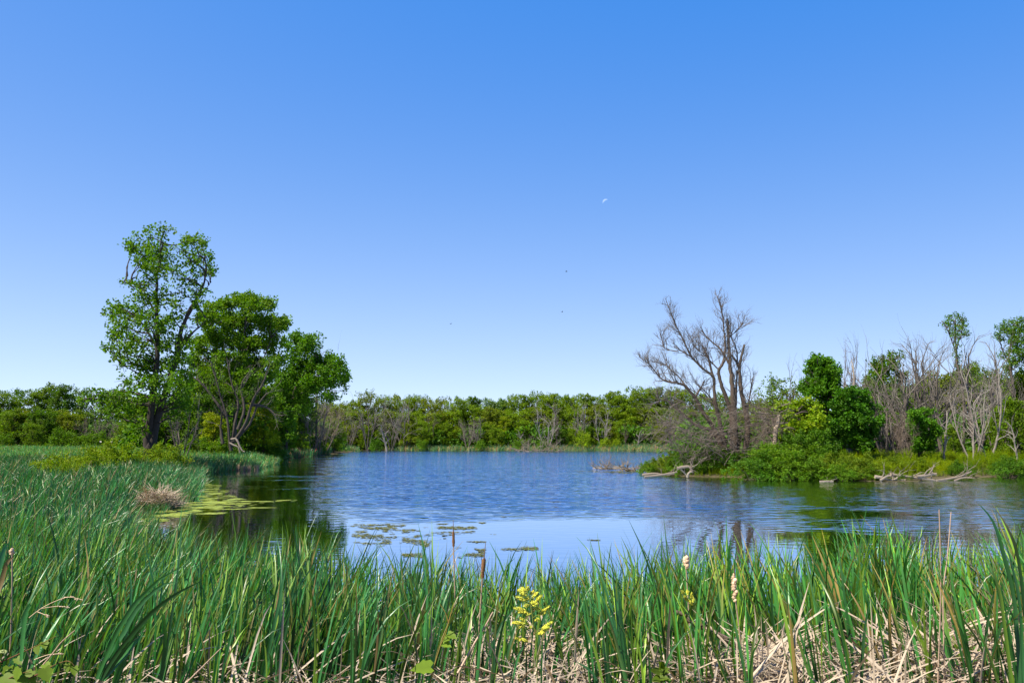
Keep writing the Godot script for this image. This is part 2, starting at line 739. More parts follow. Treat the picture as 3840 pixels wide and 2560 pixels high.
func dead_kind(h: float, stems: int, level: int, spread: float, lift: float, r: float, col: Color, tip: Color, kids := 4, fan := 0.5) -> Node3D:
	var o := Node3D.new()
	for i in stems:
		var mb := Mb.new()
		var a := TAU * i / stems + rng.randf_range(-0.5, 0.5)
		var d := Vector3(cos(a) * fan, 1.0, sin(a) * fan).normalized()
		var l := h * rng.randf_range(0.55, 0.78)
		var pts := PackedVector3Array([Vector3(cos(a) * r, -0.2, sin(a) * r)])
		for k in 5:
			d = (d + around() * 0.13 + Vector3.UP * 0.12).normalized()
			pts.append(pts[k] + d * l / 5.0)
		limb(mb, pts, r, r * 0.45, 6, col, col)
		for k in 7:
			var q := 0.34 + 0.66 * k / 6.0
			var s := along_line(pts, q)
			var nd: Vector3 = (s[1] + around() * spread + Vector3.UP * lift).normalized()
			grow(mb, s[0], nd, h * rng.randf_range(0.16, 0.26) if k < 6 else (h - l) * 0.7, r * lerpf(0.5, 0.42, q), level, col, tip, spread, lift, kids)
		part("stem", mb.done(M.bark), o)
	var top := 0.0
	for ch in o.get_children():
		top = maxf(top, (ch as MeshInstance3D).mesh.get_aabb().end.y)
	o.set_meta("tall", top * 0.94)
	return o


func make_kinds() -> void:
	P.broad = leafy_kind(12.0, 4.6, 0.1, 17, 8200, 0.26, 0.1, 0.22, 0.85)
	P.tall = leafy_kind(13.0, 3.4, 0.08, 17, 7800, 0.26, 0.12, 0.2, 0.6)
	P.uneven = leafy_kind(12.0, 4.2, 0.1, 14, 6800, 0.27, 0.2, 0.2, 1.0)
	P.full = leafy_kind(10.0, 4.0, 0.08, 17, 8200, 0.25, 0.05, 0.18, 0.8)
	P.airy = leafy_kind(11.0, 4.0, 0.3, 14, 3000, 0.26, 0.2, 0.16, 1.0)
	P.near_oval = leafy_kind(9.0, 2.6, 0.2, 18, 9500, 0.2, 0.06, 0.16, 0.75)
	P.near_low = leafy_kind(7.0, 2.9, 0.06, 18, 10500, 0.2, 0.04, 0.14, 0.7)
	P.bush = bush_kind(3.0, 2.0, 12, 6000, 0.135, 0.12)
	P.low_bush = bush_kind(2.0, 1.9, 11, 5600, 0.115, 0.12)
	P.wide_bush = bush_kind(4.5, 3.0, 13, 3600, 0.26, 0.05)
	var grey := Color(0.105, 0.09, 0.078)
	var pale := Color(0.20, 0.18, 0.16)
	var brown := Color(0.13, 0.10, 0.08)
	P.bare = dead_kind(11.0, 3, 2, 0.75, 0.22, 0.17, grey, pale, 3, 0.3)
	P.bare_wide = dead_kind(10.0, 5, 2, 0.8, 0.1, 0.14, grey, pale, 3, 0.75)
	P.bare_white = dead_kind(10.0, 3, 2, 0.8, 0.1, 0.17, pale, pale * 1.35, 3, 0.6)
	P.bare_dark = dead_kind(11.0, 2, 2, 0.75, 0.12, 0.19, brown * 0.6, brown, 4, 0.2)
	P.twiggy = dead_kind(6.0, 7, 2, 0.8, 0.2, 0.05, brown * 1.35, Color(0.24, 0.19, 0.16), 5, 0.8)
	P.snag = dead_kind(6.0, 1, 1, 0.8, 0.1, 0.16, pale, pale * 1.3, 2, 0.12)


# put one of a kind with its foot on the land below px and its top at py
func stand(kind: String, called: String, label: String, category: String, px: float, py: float, d: float, wide := 1.0, tint := "", group := "", turn := -1.0) -> Node3D:
	var foot := at(px, 1650, d)
	var y := land(foot.x, foot.z)
	var top := at(px, py, d).y
	var proto: Node3D = P[kind]
	var k: float = (top - y) / proto.get_meta("tall")
	var o := copy(proto, called)
	o.remove_meta("tall")
	o.position = Vector3(foot.x, y, foot.z)
	o.rotation.y = rng.randf() * TAU if turn < 0 else turn
	o.scale = Vector3(k * wide, k, k * wide)
	tag(o, label, category, group)
	if tint and o.has_node("crown"):
		(o.get_node("crown") as MeshInstance3D).set_surface_override_material(0, M[tint])
	return o


# ---------------------------------------------------------------- reeds
func blade(mb: Mb, p: Vector3, az: float, l: float, w: float, tilt: float, curve: float, twist: float, col: Color, tip: Color, rows := 6) -> void:
	var pts := PackedVector3Array()
	var ws := PackedFloat32Array()
	var ac := PackedVector3Array()
	var q := p
	var out := Vector3(cos(az), 0, sin(az))
	var flat_side := Vector3(-sin(az), 0, cos(az))
	for i in rows + 1:
		var s := float(i) / rows
		var t := tilt + curve * s * s
		var dir := Vector3.UP * cos(t) + out * sin(t)
		var nn := flat_side.cross(dir)
		pts.append(q)
		ac.append(flat_side * cos(twist * s) + nn * sin(twist * s))
		var f := 0.8 + 0.2 * sin(s * PI)
		if s > 0.45:
			f *= 1.0 - pow((s - 0.45) / 0.55, 2.2)
		ws.append(maxf(w * f * 0.5, 0.0006))
		q += dir * l / rows
	mb.ribbon(pts, ws, ac, col, tip)


func reed_col() -> Array:
	var k := pow(2.0, rng.randf_range(-1.3, 1.1))
	var c := Color(0.027, 0.107, 0.030) * k
	if rng.randf() < 0.18:
		c = Color(0.085, 0.15, 0.02) * k
	if rng.randf() < 0.045:
		c = Color(0.22, 0.16, 0.075) * clampf(k, 0.6, 1.3)
	var tip := c * 1.25
	if rng.randf() < 0.10:
		tip = Color(0.30, 0.21, 0.07)
	return [c, tip]


func reed_plant(blades: int, h: float, w: float, spread: float, straws := 0) -> ArrayMesh:
	var mb := Mb.new()
	for i in blades:
		var az := rng.randf() * TAU
		var p := Vector3(cos(az), 0, sin(az)) * spread * sqrt(rng.randf())
		p.y = -0.08
		var cc := reed_col()
		blade(mb, p, az + rng.randf_range(-1, 1), h * rng.randf_range(0.62, 1.08), w * rng.randf_range(0.7, 1.2), rng.randf_range(0.0, 0.16), rng.randf_range(0.1, 0.75) if rng.randf() < 0.8 else rng.randf_range(0.8, 1.7), rng.randf_range(-1.4, 1.4), cc[0], cc[1])
	for i in straws:
		var az := rng.randf() * TAU
		var c := Color(0.5, 0.4, 0.26) * rng.randf_range(0.6, 1.1)
		blade(mb, Vector3(cos(az), 0, sin(az)) * spread * rng.randf(), az, h * rng.randf_range(0.3, 0.7), w, rng.randf_range(0.1, 0.7), rng.randf_range(0, 0.9), 0.5, c, c, 4)
	return mb.done(M.reed)


func many(called: String, mesh: Mesh, where: Array, parent: Node, tints: Array = []) -> MultiMeshInstance3D:
	var mm := MultiMesh.new()
	mm.transform_format = MultiMesh.TRANSFORM_3D
	mm.use_colors = not tints.is_empty()
	mm.mesh = mesh
	mm.instance_count = where.size()
	for i in where.size():
		mm.set_instance_transform(i, where[i])
		if tints:
			mm.set_instance_color(i, tints[i])
	var o := MultiMeshInstance3D.new()
	o.multimesh = mm
	if parent == self:
		o.name = numbered(called)
	else:
		var k := parent.get_child_count()
		o.name = called if k == 0 else "%s_%03d" % [called, k]
	o.set_meta("kind", "stuff")
	parent.add_child(o, true)
	return o


func placed(x: float, y: float, z: float, turn: float, k: float, lean_x: float, lean_z: float) -> Transform3D:
	var b := Basis.from_euler(Vector3(lean_z, 0, -lean_x)) * Basis(Vector3.UP, turn)
	return Transform3D(b.scaled(Vector3(k, k, k)), Vector3(x, y, z))


# several variants of one plant strewn as one mass
func mass(called: String, label: String, category: String, piece: String, meshes: Array, where: Array, tints: Array = []) -> Node3D:
	var o := base(called, Vector3.ZERO)
	tag(o, label, category, "", "stuff")
	var n := meshes.size()
	for k in n:
		var w := []
		var t := []
		for i in range(k, where.size(), n):
			w.append(where[i])
			if tints:
				t.append(tints[i])
		many(piece, meshes[k], w, o, t)
	return o


# ---------------------------------------------------------------- the place
const GROVE := [1.3064, 0.0, 760.0]     # enlarged views in which outlines were measured: scale, left, top
const FAR := [1.68, 1200.0, 1360.0]
const SNAG := [1.96, 2300.0, 1060.0]
const POINT := [1.96, 2800.0, 1100.0]
const NEAR_LEFT := [1.8092, 0.0, 1760.0]
const NEAR_MID := [1.8092, 1200.0, 1860.0]
const NEAR_RIGHT := [1.68, 2440.0, 1860.0]
const PANICLE := [6.03, 1900.0, 2180.0]
const ORD := ["first", "second", "third", "fourth", "fifth", "sixth", "seventh", "eighth", "ninth", "tenth", "eleventh", "twelfth", "thirteenth", "fourteenth", "fifteenth", "sixteenth",
	"seventeenth", "eighteenth", "nineteenth", "twentieth", "twenty-first", "twenty-second", "twenty-third", "twenty-fourth", "twenty-fifth", "twenty-sixth", "twenty-seventh", "twenty-eighth", "twenty-ninth", "thirtieth",
	"thirty-first", "thirty-second", "thirty-third", "thirty-fourth", "thirty-fifth", "thirty-sixth", "thirty-seventh", "thirty-eighth", "thirty-ninth", "fortieth"]


func _ready() -> void:
	rng = RandomNumberGenerator.new()
	rng.seed = 20240611
	lumps = FastNoiseLite.new()
	lumps.seed = 3
	lumps.frequency = 0.05
	fine = FastNoiseLite.new()
	fine.seed = 8
	fine.frequency = 0.1
	make_view()
	make_materials()
	make_pond_outline()
	make_ground()
	make_water()
	make_kinds()
	cottonwood_grove()
	left_forest()
	far_shore()
	wooded_point()
	snag_tree()
	driftwood()
	water_plants()
	reed_fields()
	straw()
	near_plants()
	sky_things()


func V(x: float, y: float) -> Vector2:
	return Vector2(x, y)


func cottonwood_grove() -> void:
	var bark := Color(0.05, 0.042, 0.036)
	var pale := Color(0.17, 0.15, 0.13)
	measured_tree("cottonwood_tree", "tall cottonwood with a forked dark trunk rising from the reeds on the left", GROVE, 66.0, V(727, 1215),
		[[[V(727, 1235), V(722, 1165), V(735, 1060), V(748, 950), V(765, 800), V(770, 600), V(765, 400), V(780, 250), V(800, 140)], 0.45, 0.03],
		[[V(735, 1200), V(755, 1120), V(785, 1000), V(830, 870), V(865, 750), V(885, 640), V(920, 540), V(975, 440), V(1010, 330), V(985, 200)], 0.42, 0.03],
		[[V(715, 1190), V(704, 1130), V(702, 1090)], 0.26, 0.14],
		[[V(870, 740), V(930, 650), V(985, 600), V(1010, 570)], 0.12, 0.03],
		[[V(900, 590), V(960, 490), V(1030, 390)], 0.1, 0.02],
		[[V(762, 700), V(700, 600), V(640, 540), V(560, 510)], 0.13, 0.02],
		[[V(768, 560), V(700, 430), V(640, 392), V(590, 398)], 0.1, 0.02],
		[[V(760, 830), V(680, 800), V(600, 800)], 0.12, 0.03],
		[[V(748, 960), V(640, 930), V(540, 925), V(430, 960)], 0.11, 0.02]],
		[[800, 140, 35, 40], [740, 170, 60, 50], [650, 215, 45, 45], [700, 260, 70, 55], [790, 240, 60, 60], [760, 320, 70, 60], [690, 320, 35, 35], [930, 190, 60, 40], [880, 230, 40, 60], [985, 195, 22, 50],
		[940, 285, 60, 45], [1000, 260, 40, 45], [1000, 340, 55, 42], [1042, 345, 28, 22], [910, 370, 55, 40], [850, 340, 30, 40], [960, 430, 42, 35], [890, 440, 36, 36], [760, 400, 65, 50], [690, 400, 42, 36], [615, 392, 34, 12],
		[780, 470, 65, 55], [700, 470, 48, 42], [870, 500, 42, 45], [845, 570, 46, 40], [960, 500, 32, 26], [600, 520, 62, 42], [540, 540, 35, 32], [660, 560, 60, 48], [600, 605, 55, 40], [730, 570, 70, 52], [800, 615, 60, 48],
		[560, 650, 34, 34], [640, 660, 66, 46], [535, 712, 42, 26], [600, 730, 60, 42], [700, 690, 70, 56], [785, 700, 60, 56], [860, 690, 42, 46], [600, 800, 52, 46], [680, 790, 80, 56], [770, 800, 70, 56], [850, 790, 46, 56],
		[620, 870, 60, 42], [700, 880, 80, 46], [800, 890, 60, 46], [880, 880, 46, 46], [740, 960, 86, 46], [640, 950, 56, 46], [850, 960, 50, 42], [560, 950, 60, 42], [475, 945, 62, 34], [415, 965, 42, 30], [540, 1020, 66, 40], [630, 1040, 60, 36],
		[700, 1045, 50, 40], [890, 930, 56, 42], [690, 1100, 36, 36], [880, 1000, 46, 40], [850, 1040, 40, 36], [920, 610, 46, 40], [905, 680, 40, 40], [900, 760, 40, 44], [900, 850, 46, 44], [960, 560, 30, 26]],
		24000, 0.24, Color(0.08, 0.18, 0.005), bark, "leaf", 0.36, 0.17)
	measured_tree("round_tree", "broad round-topped green tree right behind the tall cottonwood", GROVE, 90.0, V(1140, 1195),
		[[[V(1150, 1205), V(1150, 1050), V(1165, 900), V(1180, 760), V(1200, 600), V(1210, 500)], 0.3, 0.04],
		[[V(1160, 960), V(1090, 820), V(1050, 680), V(1040, 560)], 0.16, 0.03], [[V(1165, 920), V(1270, 800), V(1330, 660)], 0.16, 0.03]],
		[[1190, 475, 60, 36], [1250, 505, 70, 46], [1110, 500, 52, 34], [1045, 515, 40, 36], [1320, 500, 36, 36], [1015, 575, 46, 48], [1110, 580, 80, 56], [1210, 590, 80, 56], [1310, 590, 76, 56], [1378, 600, 36, 42], [1040, 660, 56, 56],
		[1130, 680, 80, 56], [1240, 690, 80, 56], [1340, 690, 66, 56], [1050, 760, 56, 46], [1150, 770, 70, 46], [1260, 790, 70, 46], [1350, 780, 56, 46], [965, 700, 40, 52], [965, 790, 46, 46], [1000, 850, 56, 42], [1100, 850, 60, 36], [1190, 850, 70, 36], [950, 880, 50, 40], [1010, 930, 60, 40], [1100, 940, 60, 40], [1200, 920, 60, 40], [1290, 870, 60, 40], [1290, 960, 60, 50], [930, 980, 50, 50], [1040, 1020, 60, 40]],
		50000, 0.27, Color(0.088, 0.185, 0.005), pale * 0.5, "leaf", 0.42, 0.06)
	measured_tree("dark_leaning_tree", "dark green tree whose crown leans right over the pond's left shore", GROVE, 112.0, V(1400, 1215),
		[[[V(1400, 1225), V(1402, 1100), V(1430, 960), V(1470, 840), V(1500, 720), V(1500, 660)], 0.3, 0.04], [[V(1430, 960), V(1530, 900), V(1620, 830), V(1680, 820)], 0.16, 0.03], [[V(1405, 1080), V(1370, 980), V(1390, 860)], 0.16, 0.04]],
		[[1450, 665, 36, 30], [1500, 690, 56, 50], [1440, 740, 56, 52], [1540, 745, 36, 42], [1560, 790, 56, 46], [1480, 820, 76, 56], [1620, 780, 46, 40], [1655, 830, 46, 46], [1690, 865, 24, 36], [1600, 870, 56, 46], [1530, 900, 70, 46],
		[1450, 910, 70, 56], [1400, 860, 56, 66], [1380, 950, 60, 56], [1650, 920, 36, 34], [1610, 955, 34, 26], [1480, 985, 60, 42], [1400, 1040, 60, 56], [1390, 1110, 46, 56], [1420, 1170, 28, 46], [1345, 1000, 56, 56], [1330, 1090, 50, 56]],
		32000, 0.33, Color(0.068, 0.17, 0.005), bark, "leaf", 0.42, 0.06)
	# the nearly bare tree with many stems at the water's edge
	var foot := spot(GROVE, 1135, 1190, 82.0)
	var o := base("many_stemmed_tree", Vector3(foot.x, land(foot.x, foot.z), foot.z))
	tag(o, "dark many-stemmed tree with bare crooked limbs before the round tree", "tree")
	var col := Color(0.065, 0.055, 0.048)
	for s in [[V(1132, 1215), V(1122, 1150), V(1112, 1060), V(1082, 960), V(1062, 880), V(1030, 780)], [V(1132, 1180), V(1150, 1080), V(1165, 980), V(1135, 890), V(1110, 760)], [V(1145, 1170), V(1205, 1075), V(1240, 960), V(1285, 890), V(1320, 800)],
		[V(1150, 1165), V(1220, 1085), V(1262, 990), V(1310, 930)], [V(1108, 1050), V(1045, 960), V(985, 885), V(940, 850)], [V(1090, 1180), V(1080, 1100), V(1090, 1020)], [V(1165, 1110), V(1195, 1010), V(1180, 900), V(1220, 830)], [V(1230, 990), V(1300, 1000), V(1350, 1040)]]:
		var mb := Mb.new()
		var pts := traced(GROVE, s, 82.0, 0.45)
		for i in pts.size():
			pts[i] -= o.position
		limb(mb, pts, 0.2, 0.045, 7, col, col * 1.3)
		for k in 9:
			var a := along_line(pts, 0.4 + 0.6 * k / 8.0)
			grow(mb, a[0], (a[1] + around() * 0.8).normalized(), rng.randf_range(0.8, 1.8), 0.03, 1, col * 1.3, pale, 0.7, 0.15, 3)
		part("stem", mb.done(M.bark), o)
	var cr := Mb.new()
	cr.flat = true
	for q in [[1050, 870, 50, 40], [1120, 900, 60, 40], [1010, 960, 40, 40], [1200, 930, 50, 40], [1060, 1000, 40, 40], [1160, 1000, 40, 40]]:
		var k: float = 82.0 / GROVE[0] / FOCAL
		fill_lobe(cr, spot(GROVE, q[0], q[1], 82.5 + rng.randf_range(-1, 1)) - o.position, Vector3(q[2] * k, q[3] * k, 1.6), 330, 0.15, Color(0.06, 0.13, 0.014), 6, 0.2)
	part("crown", cr.done(M.leaf), o)
	# curved pale roots or fallen limbs at its foot
	var lg := Mb.new()
	var l1 := traced(GROVE, [V(1130, 1160), V(1155, 1158), V(1172, 1190), V(1185, 1215), V(1198, 1219)], 79.0, 0.1)
	limb(lg, l1, 0.13, 0.05, 7, Color(0.24, 0.2, 0.165), Color(0.27, 0.23, 0.19))
	tag(part("fallen_limb", lg.done(M.bark), self), "upper pale crooked limb drooping to the reeds from the many-stemmed tree", "branch")
	lg = Mb.new()
	l1 = traced(GROVE, [V(1120, 1175), V(1142, 1188), V(1165, 1197), V(1174, 1225)], 78.6, 0.1)
	limb(lg, l1, 0.12, 0.06, 7, Color(0.24, 0.2, 0.165), Color(0.27, 0.23, 0.19))
	tag(part("fallen_limb", lg.done(M.bark), self), "lower pale crooked limb at the foot of the many-stemmed tree", "branch")
	# the small grey dead tree, sapling and bushes under the crowns
	stand("bare_wide", "grey_dead_tree", "small grey dead tree with swept twigs between cottonwood and round tree", "dead tree", 684, 1435, 72.0, 0.55, "", "", 0.6)
	stand("bare", "dead_tree", "bare twigs poking above the round tree's right shoulder", "dead tree", 1190, 1265, 130.0, 0.4)
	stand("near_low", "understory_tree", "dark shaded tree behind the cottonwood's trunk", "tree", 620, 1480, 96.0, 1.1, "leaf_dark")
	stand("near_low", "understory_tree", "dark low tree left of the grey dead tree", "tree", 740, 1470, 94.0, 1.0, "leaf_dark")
	stand("near_oval", "yellow_green_sapling", "yellow-green sapling behind the bare many-stemmed limbs", "tree", 800, 1540, 86.0, 1.3, "leaf_yellow")
	stand("near_low", "understory_tree", "green tree filling the gap behind the many-stemmed tree", "tree", 870, 1400, 104.0, 0.95)
	stand("near_oval", "yellow_green_sapling", "bright yellow-green sapling right of the many-stemmed tree", "tree", 985, 1450, 98.0, 1.0, "leaf_yellow")
	stand("near_low", "understory_tree", "green tree under the left edge of the dark leaning tree", "tree", 970, 1480, 104.0, 0.9)
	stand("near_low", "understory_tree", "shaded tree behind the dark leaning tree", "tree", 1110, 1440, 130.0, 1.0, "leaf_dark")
	stand("near_low", "understory_tree", "green tree in the gap between cottonwood and round tree", "tree", 765, 1340, 106.0, 0.8)
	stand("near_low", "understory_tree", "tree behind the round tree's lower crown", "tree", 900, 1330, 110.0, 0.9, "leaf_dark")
	stand("near_low", "understory_tree", "tree behind the dark leaning tree's lower right", "tree", 1060, 1390, 124.0, 0.9)
	stand("near_low", "understory_tree", "low tree behind the cottonwood's left limb", "tree", 520, 1490, 110.0, 1.1)
	stand("twiggy", "twiggy_thicket", "brown leafless thicket right of the dark leaning tree", "bush", 1170, 1505, 128.0, 1.0)
	stand("twiggy", "twiggy_thicket", "taller brown leafless thicket behind the round shore bush", "bush", 1215, 1488, 138.0, 0.9)
	stand("near_low", "round_shore_bush", "dense round green bush at the tip of the left shore", "bush", 1254, 1572, 142.0, 0.9)
	stand("bush", "shore_shrub", "low green shrub on the left bank below the brown thicket", "bush", 1130, 1650, 122.0, 1.2)
	stand("bush", "shore_shrub", "low shrub on the left bank beside the round shore bush", "bush", 1195, 1652, 132.0, 1.2)
	stand("low_bush", "shore_shrub", "dark shrub at the foot of the dark leaning tree", "bush", 1030, 1662, 98.0, 1.1, "leaf_dark")
	stand("low_bush", "shore_shrub", "shrub under the bare many-stemmed tree's left side", "bush", 830, 1640, 84.0, 1.2)
	stand("bush", "shore_shrub", "green shrub behind the grey dead tree's foot", "bush", 735, 1630, 84.0, 1.0)
	# yellow-green herbs standing above the reeds
	var n := 0
	for q in [[405, 1655, 56, "yellow-green weed clump on the open field left of the cottonwood"], [452, 1668, 58, "right-hand yellow-green weed clump beside the cottonwood's left foot"], [505, 1690, 60, "small yellow-green clump touching the cottonwood's trunk"],
		[600, 1668, 60, "yellow-green weed clump just right of the cottonwood's trunk"], [640, 1675, 62, "yellow-green clump under the grey dead tree"], [205, 1706, 44, "leftmost sparse yellow-green clump in the reed field"], [255, 1722, 42, "sparse yellow-green clump in mid field"], [330, 1695, 50, "yellow-green clump in front of the field's weed patch"], [365, 1680, 54, "low yellow-green growth left of the weed clump"]]:
		stand("low_bush", "weed_clump", q[3], "weed", q[0], q[1], q[2], 0.8 + 0.1 * (n % 3), "leaf_yellow", "yellow-green weeds among the reeds")
		n += 1


func left_forest() -> void:
	# x, top, kind, metres ahead, width, tint
	var row := [[-150, 1440, "broad", 165, 1.0, ""], [-60, 1455, "uneven", 158, 1.0, "leaf_dark"], [15, 1458, "broad", 160, 1.0, ""], [62, 1452, "uneven", 170, 1.0, "leaf_dark"], [125, 1437, "tall", 164, 1.25, ""], [170, 1428, "broad", 168, 0.8, ""], [216, 1426, "tall", 160, 1.0, "leaf_dark"],
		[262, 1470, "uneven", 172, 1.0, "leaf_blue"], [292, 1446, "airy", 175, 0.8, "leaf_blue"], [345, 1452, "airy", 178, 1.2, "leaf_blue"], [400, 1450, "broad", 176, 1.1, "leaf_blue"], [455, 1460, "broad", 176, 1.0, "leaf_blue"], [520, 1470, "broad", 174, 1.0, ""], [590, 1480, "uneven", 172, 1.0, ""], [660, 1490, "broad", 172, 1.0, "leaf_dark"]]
	for i in row.size():
		var r: Array = row[i]
		var look_of := "bluish hazy tree" if r[5] == "leaf_blue" else "dark green tree" if r[5] == "leaf_dark" else "green tree"
		stand(r[2], "forest_tree", "%s of the back row beyond the left field, %s from left" % [look_of, ORD[i]], "tree", r[0], r[1], r[3], r[4], r[5], "trees beyond the left reed field")
	var low := [[-100, 1530, "full", 150, ""], [-20, 1540, "full", 150, "leaf_dark"], [40, 1525, "full", 148, ""], [100, 1530, "full", 150, "leaf_olive"], [150, 1525, "full", 146, "leaf_dark"], [205, 1530, "full", 150, ""], [255, 1535, "full", 148, "leaf_olive"], [300, 1532, "full", 152, ""], [120, 1580, "full", 142, ""]]
	for i in low.size():
		var r: Array = low[i]
		stand(r[2], "forest_tree", "lower tree at the left field's far edge, %s from the left" % ORD[i], "tree", r[0], r[1], r[3], 1.15, r[4], "low trees at the left field's edge")
	for q in [[12, 1622, 1.0, "rounded bush at the far left edge of the field"], [232, 1602, 1.0, "largest rounded green bush at the field's far edge"], [296, 1622, 1.0, "bush between two rounded bushes at the field's far edge"], [368, 1612, 1.0, "rounded bush below the grey twiggy thicket"], [335, 1632, 1.1, "small bush left of the twiggy thicket's foot"], [420, 1640, 1.2, "low bush at the field's edge left of the cottonwood"], [475, 1640, 1.2, "low bush seen just left of the cottonwood's trunk"]]:
		stand("wide_bush", "field_bush", q[3], "bush", q[0], q[1], 138.0, q[2], "", "bushes at the left field's far edge")
	for q in [[345, 1552, "grey leafless thicket beyond the field, left one"], [410, 1560, "grey leafless thicket beyond the field, middle one"], [470, 1570, "grey leafless thicket right behind the cottonwood's low branches"], [510, 1590, "low grey thicket beside the cottonwood's trunk"]]:
		stand("twiggy", "twiggy_thicket", q[2], "bush", q[0], q[1], 142.0, 0.85)


func far_shore() -> void:
	# back row, taken along the skyline: x and top in the enlarged view, kind, metres, width, tint
	var tops := [[10, 245, "broad", 182, 1.0, "leaf_olive"], [60, 235, "uneven", 184, 1.0, ""], [150, 222, "broad", 186, 1.0, "leaf_olive"], [230, 205, "tall", 182, 1.3, ""], [320, 175, "airy", 180, 0.9, "leaf_olive"], [395, 205, "broad", 184, 1.0, ""], [480, 195, "uneven", 188, 1.0, "leaf_olive"], [545, 195, "broad", 184, 0.9, ""],
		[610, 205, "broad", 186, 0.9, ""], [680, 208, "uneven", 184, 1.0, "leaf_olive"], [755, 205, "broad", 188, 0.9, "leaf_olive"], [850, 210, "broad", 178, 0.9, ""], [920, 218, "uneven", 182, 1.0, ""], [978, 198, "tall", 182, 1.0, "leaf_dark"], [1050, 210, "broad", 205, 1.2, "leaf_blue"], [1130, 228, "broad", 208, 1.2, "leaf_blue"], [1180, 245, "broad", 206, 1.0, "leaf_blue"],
		[1250, 195, "broad", 184, 0.9, ""], [1310, 180, "tall", 182, 1.2, ""], [1380, 175, "broad", 186, 0.9, ""], [1440, 168, "tall", 180, 1.3, ""], [1500, 192, "broad", 190, 1.0, "leaf_dark"], [1560, 195, "uneven", 184, 1.0, ""], [1620, 205, "broad", 186, 1.0, ""], [1690, 180, "tall", 182, 1.3, ""], [1780, 182, "broad", 184, 1.0, ""], [1850, 168, "tall", 182, 1.2, ""],
		[1905, 165, "tall", 180, 1.2, ""], [1960, 175, "broad", 184, 1.0, ""], [2020, 148, "broad", 180, 0.9, ""], [2090, 145, "tall", 184, 1.4, ""], [2160, 148, "broad", 182, 1.0, ""], [2240, 155, "broad", 184, 1.0, "leaf_olive"], [2330, 170, "broad", 182, 1.0, ""], [2420, 180, "uneven", 184, 1.1, ""], [2520, 190, "broad", 182, 1.1, ""]]
	for i in tops.size():
		var r: Array = tops[i]
		var look_of := "distant bluish tree" if r[5] == "leaf_blue" else "dark slim tree" if r[5] == "leaf_dark" else "yellowish green tree" if r[5] == "leaf_olive" else "bright green tree"
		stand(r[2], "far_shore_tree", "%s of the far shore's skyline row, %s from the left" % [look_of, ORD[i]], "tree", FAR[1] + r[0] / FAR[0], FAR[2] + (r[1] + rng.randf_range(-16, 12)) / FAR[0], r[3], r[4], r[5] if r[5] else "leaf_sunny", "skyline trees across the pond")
	# lower trees and bushes in front of them
	var low := [[30, 330, "full", ""], [110, 400, "full", "leaf_olive"], [190, 380, "full", "leaf_olive"], [280, 400, "full", ""], [390, 430, "full", "leaf_dark"], [480, 420, "full", "leaf_dark"], [560, 360, "full", "leaf_olive"], [640, 350, "full", ""], [740, 305, "tall", ""], [790, 370, "full", ""], [860, 400, "full", "leaf_olive"], [950, 420, "full", "leaf_dark"],
		[1050, 372, "full", ""], [1110, 400, "full", ""], [1165, 322, "tall", "leaf_yellow"], [1215, 430, "full", ""], [1290, 345, "full", ""], [1370, 430, "full", "leaf_dark"], [1440, 440, "full", ""], [1540, 420, "full", "leaf_dark"], [1600, 400, "full", ""], [1720, 400, "full", ""], [1830, 390, "full", "leaf_olive"], [1900, 350, "full", ""], [1975, 380, "full", ""], [2060, 400, "full", ""], [2150, 380, "full", "leaf_olive"], [2260, 380, "full", ""], [2380, 380, "full", ""], [2480, 380, "full", ""]]
	for i in low.size():
		var r: Array = low[i]
		var look_of := "dark low tree" if r[3] == "leaf_dark" else "yellow-green low tree" if r[3] in ["leaf_yellow", "leaf_olive"] else "green low tree"
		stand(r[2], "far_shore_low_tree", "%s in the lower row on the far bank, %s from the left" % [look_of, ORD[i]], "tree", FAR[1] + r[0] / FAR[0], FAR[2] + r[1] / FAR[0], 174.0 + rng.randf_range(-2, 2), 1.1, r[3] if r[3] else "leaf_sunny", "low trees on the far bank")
	for i in 24:
		var x := -10.0 + i * 108.0 + rng.randf_range(-25, 25)
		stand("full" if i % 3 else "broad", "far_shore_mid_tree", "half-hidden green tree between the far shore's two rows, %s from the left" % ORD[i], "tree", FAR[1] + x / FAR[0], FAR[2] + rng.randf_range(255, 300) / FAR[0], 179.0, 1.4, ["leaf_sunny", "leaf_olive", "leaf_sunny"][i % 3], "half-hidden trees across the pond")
	for q in [[1662, 425, "leaf_yellow", 1.0, "bright yellow-green willow bush at the far water's edge"], [1795, 470, "leaf_yellow", 1.2, "low yellow-green bush right of the bright willow bush"], [1870, 478, "leaf_yellow", 1.2, "low yellow-green bush, further of the two right of the willow bush"], [1010, 480, "", 1.0, "small bush under the brown leafless far tree"], [350, 470, "leaf_dark", 1.0, "small dark bush at the left end of the far shore"], [640, 480, "", 1.2, "green bush on the far bank below the left bare trees"], [1250, 480, "", 1.2, "green bush behind the far driftwood heap"], [1400, 480, "", 1.0, "green bush below the white forked far tree"]]:
		stand("wide_bush", "far_bush", q[4], "bush", FAR[1] + q[0] / FAR[0], FAR[2] + q[1] / FAR[0], 170.0, q[3] * 0.8, q[2])
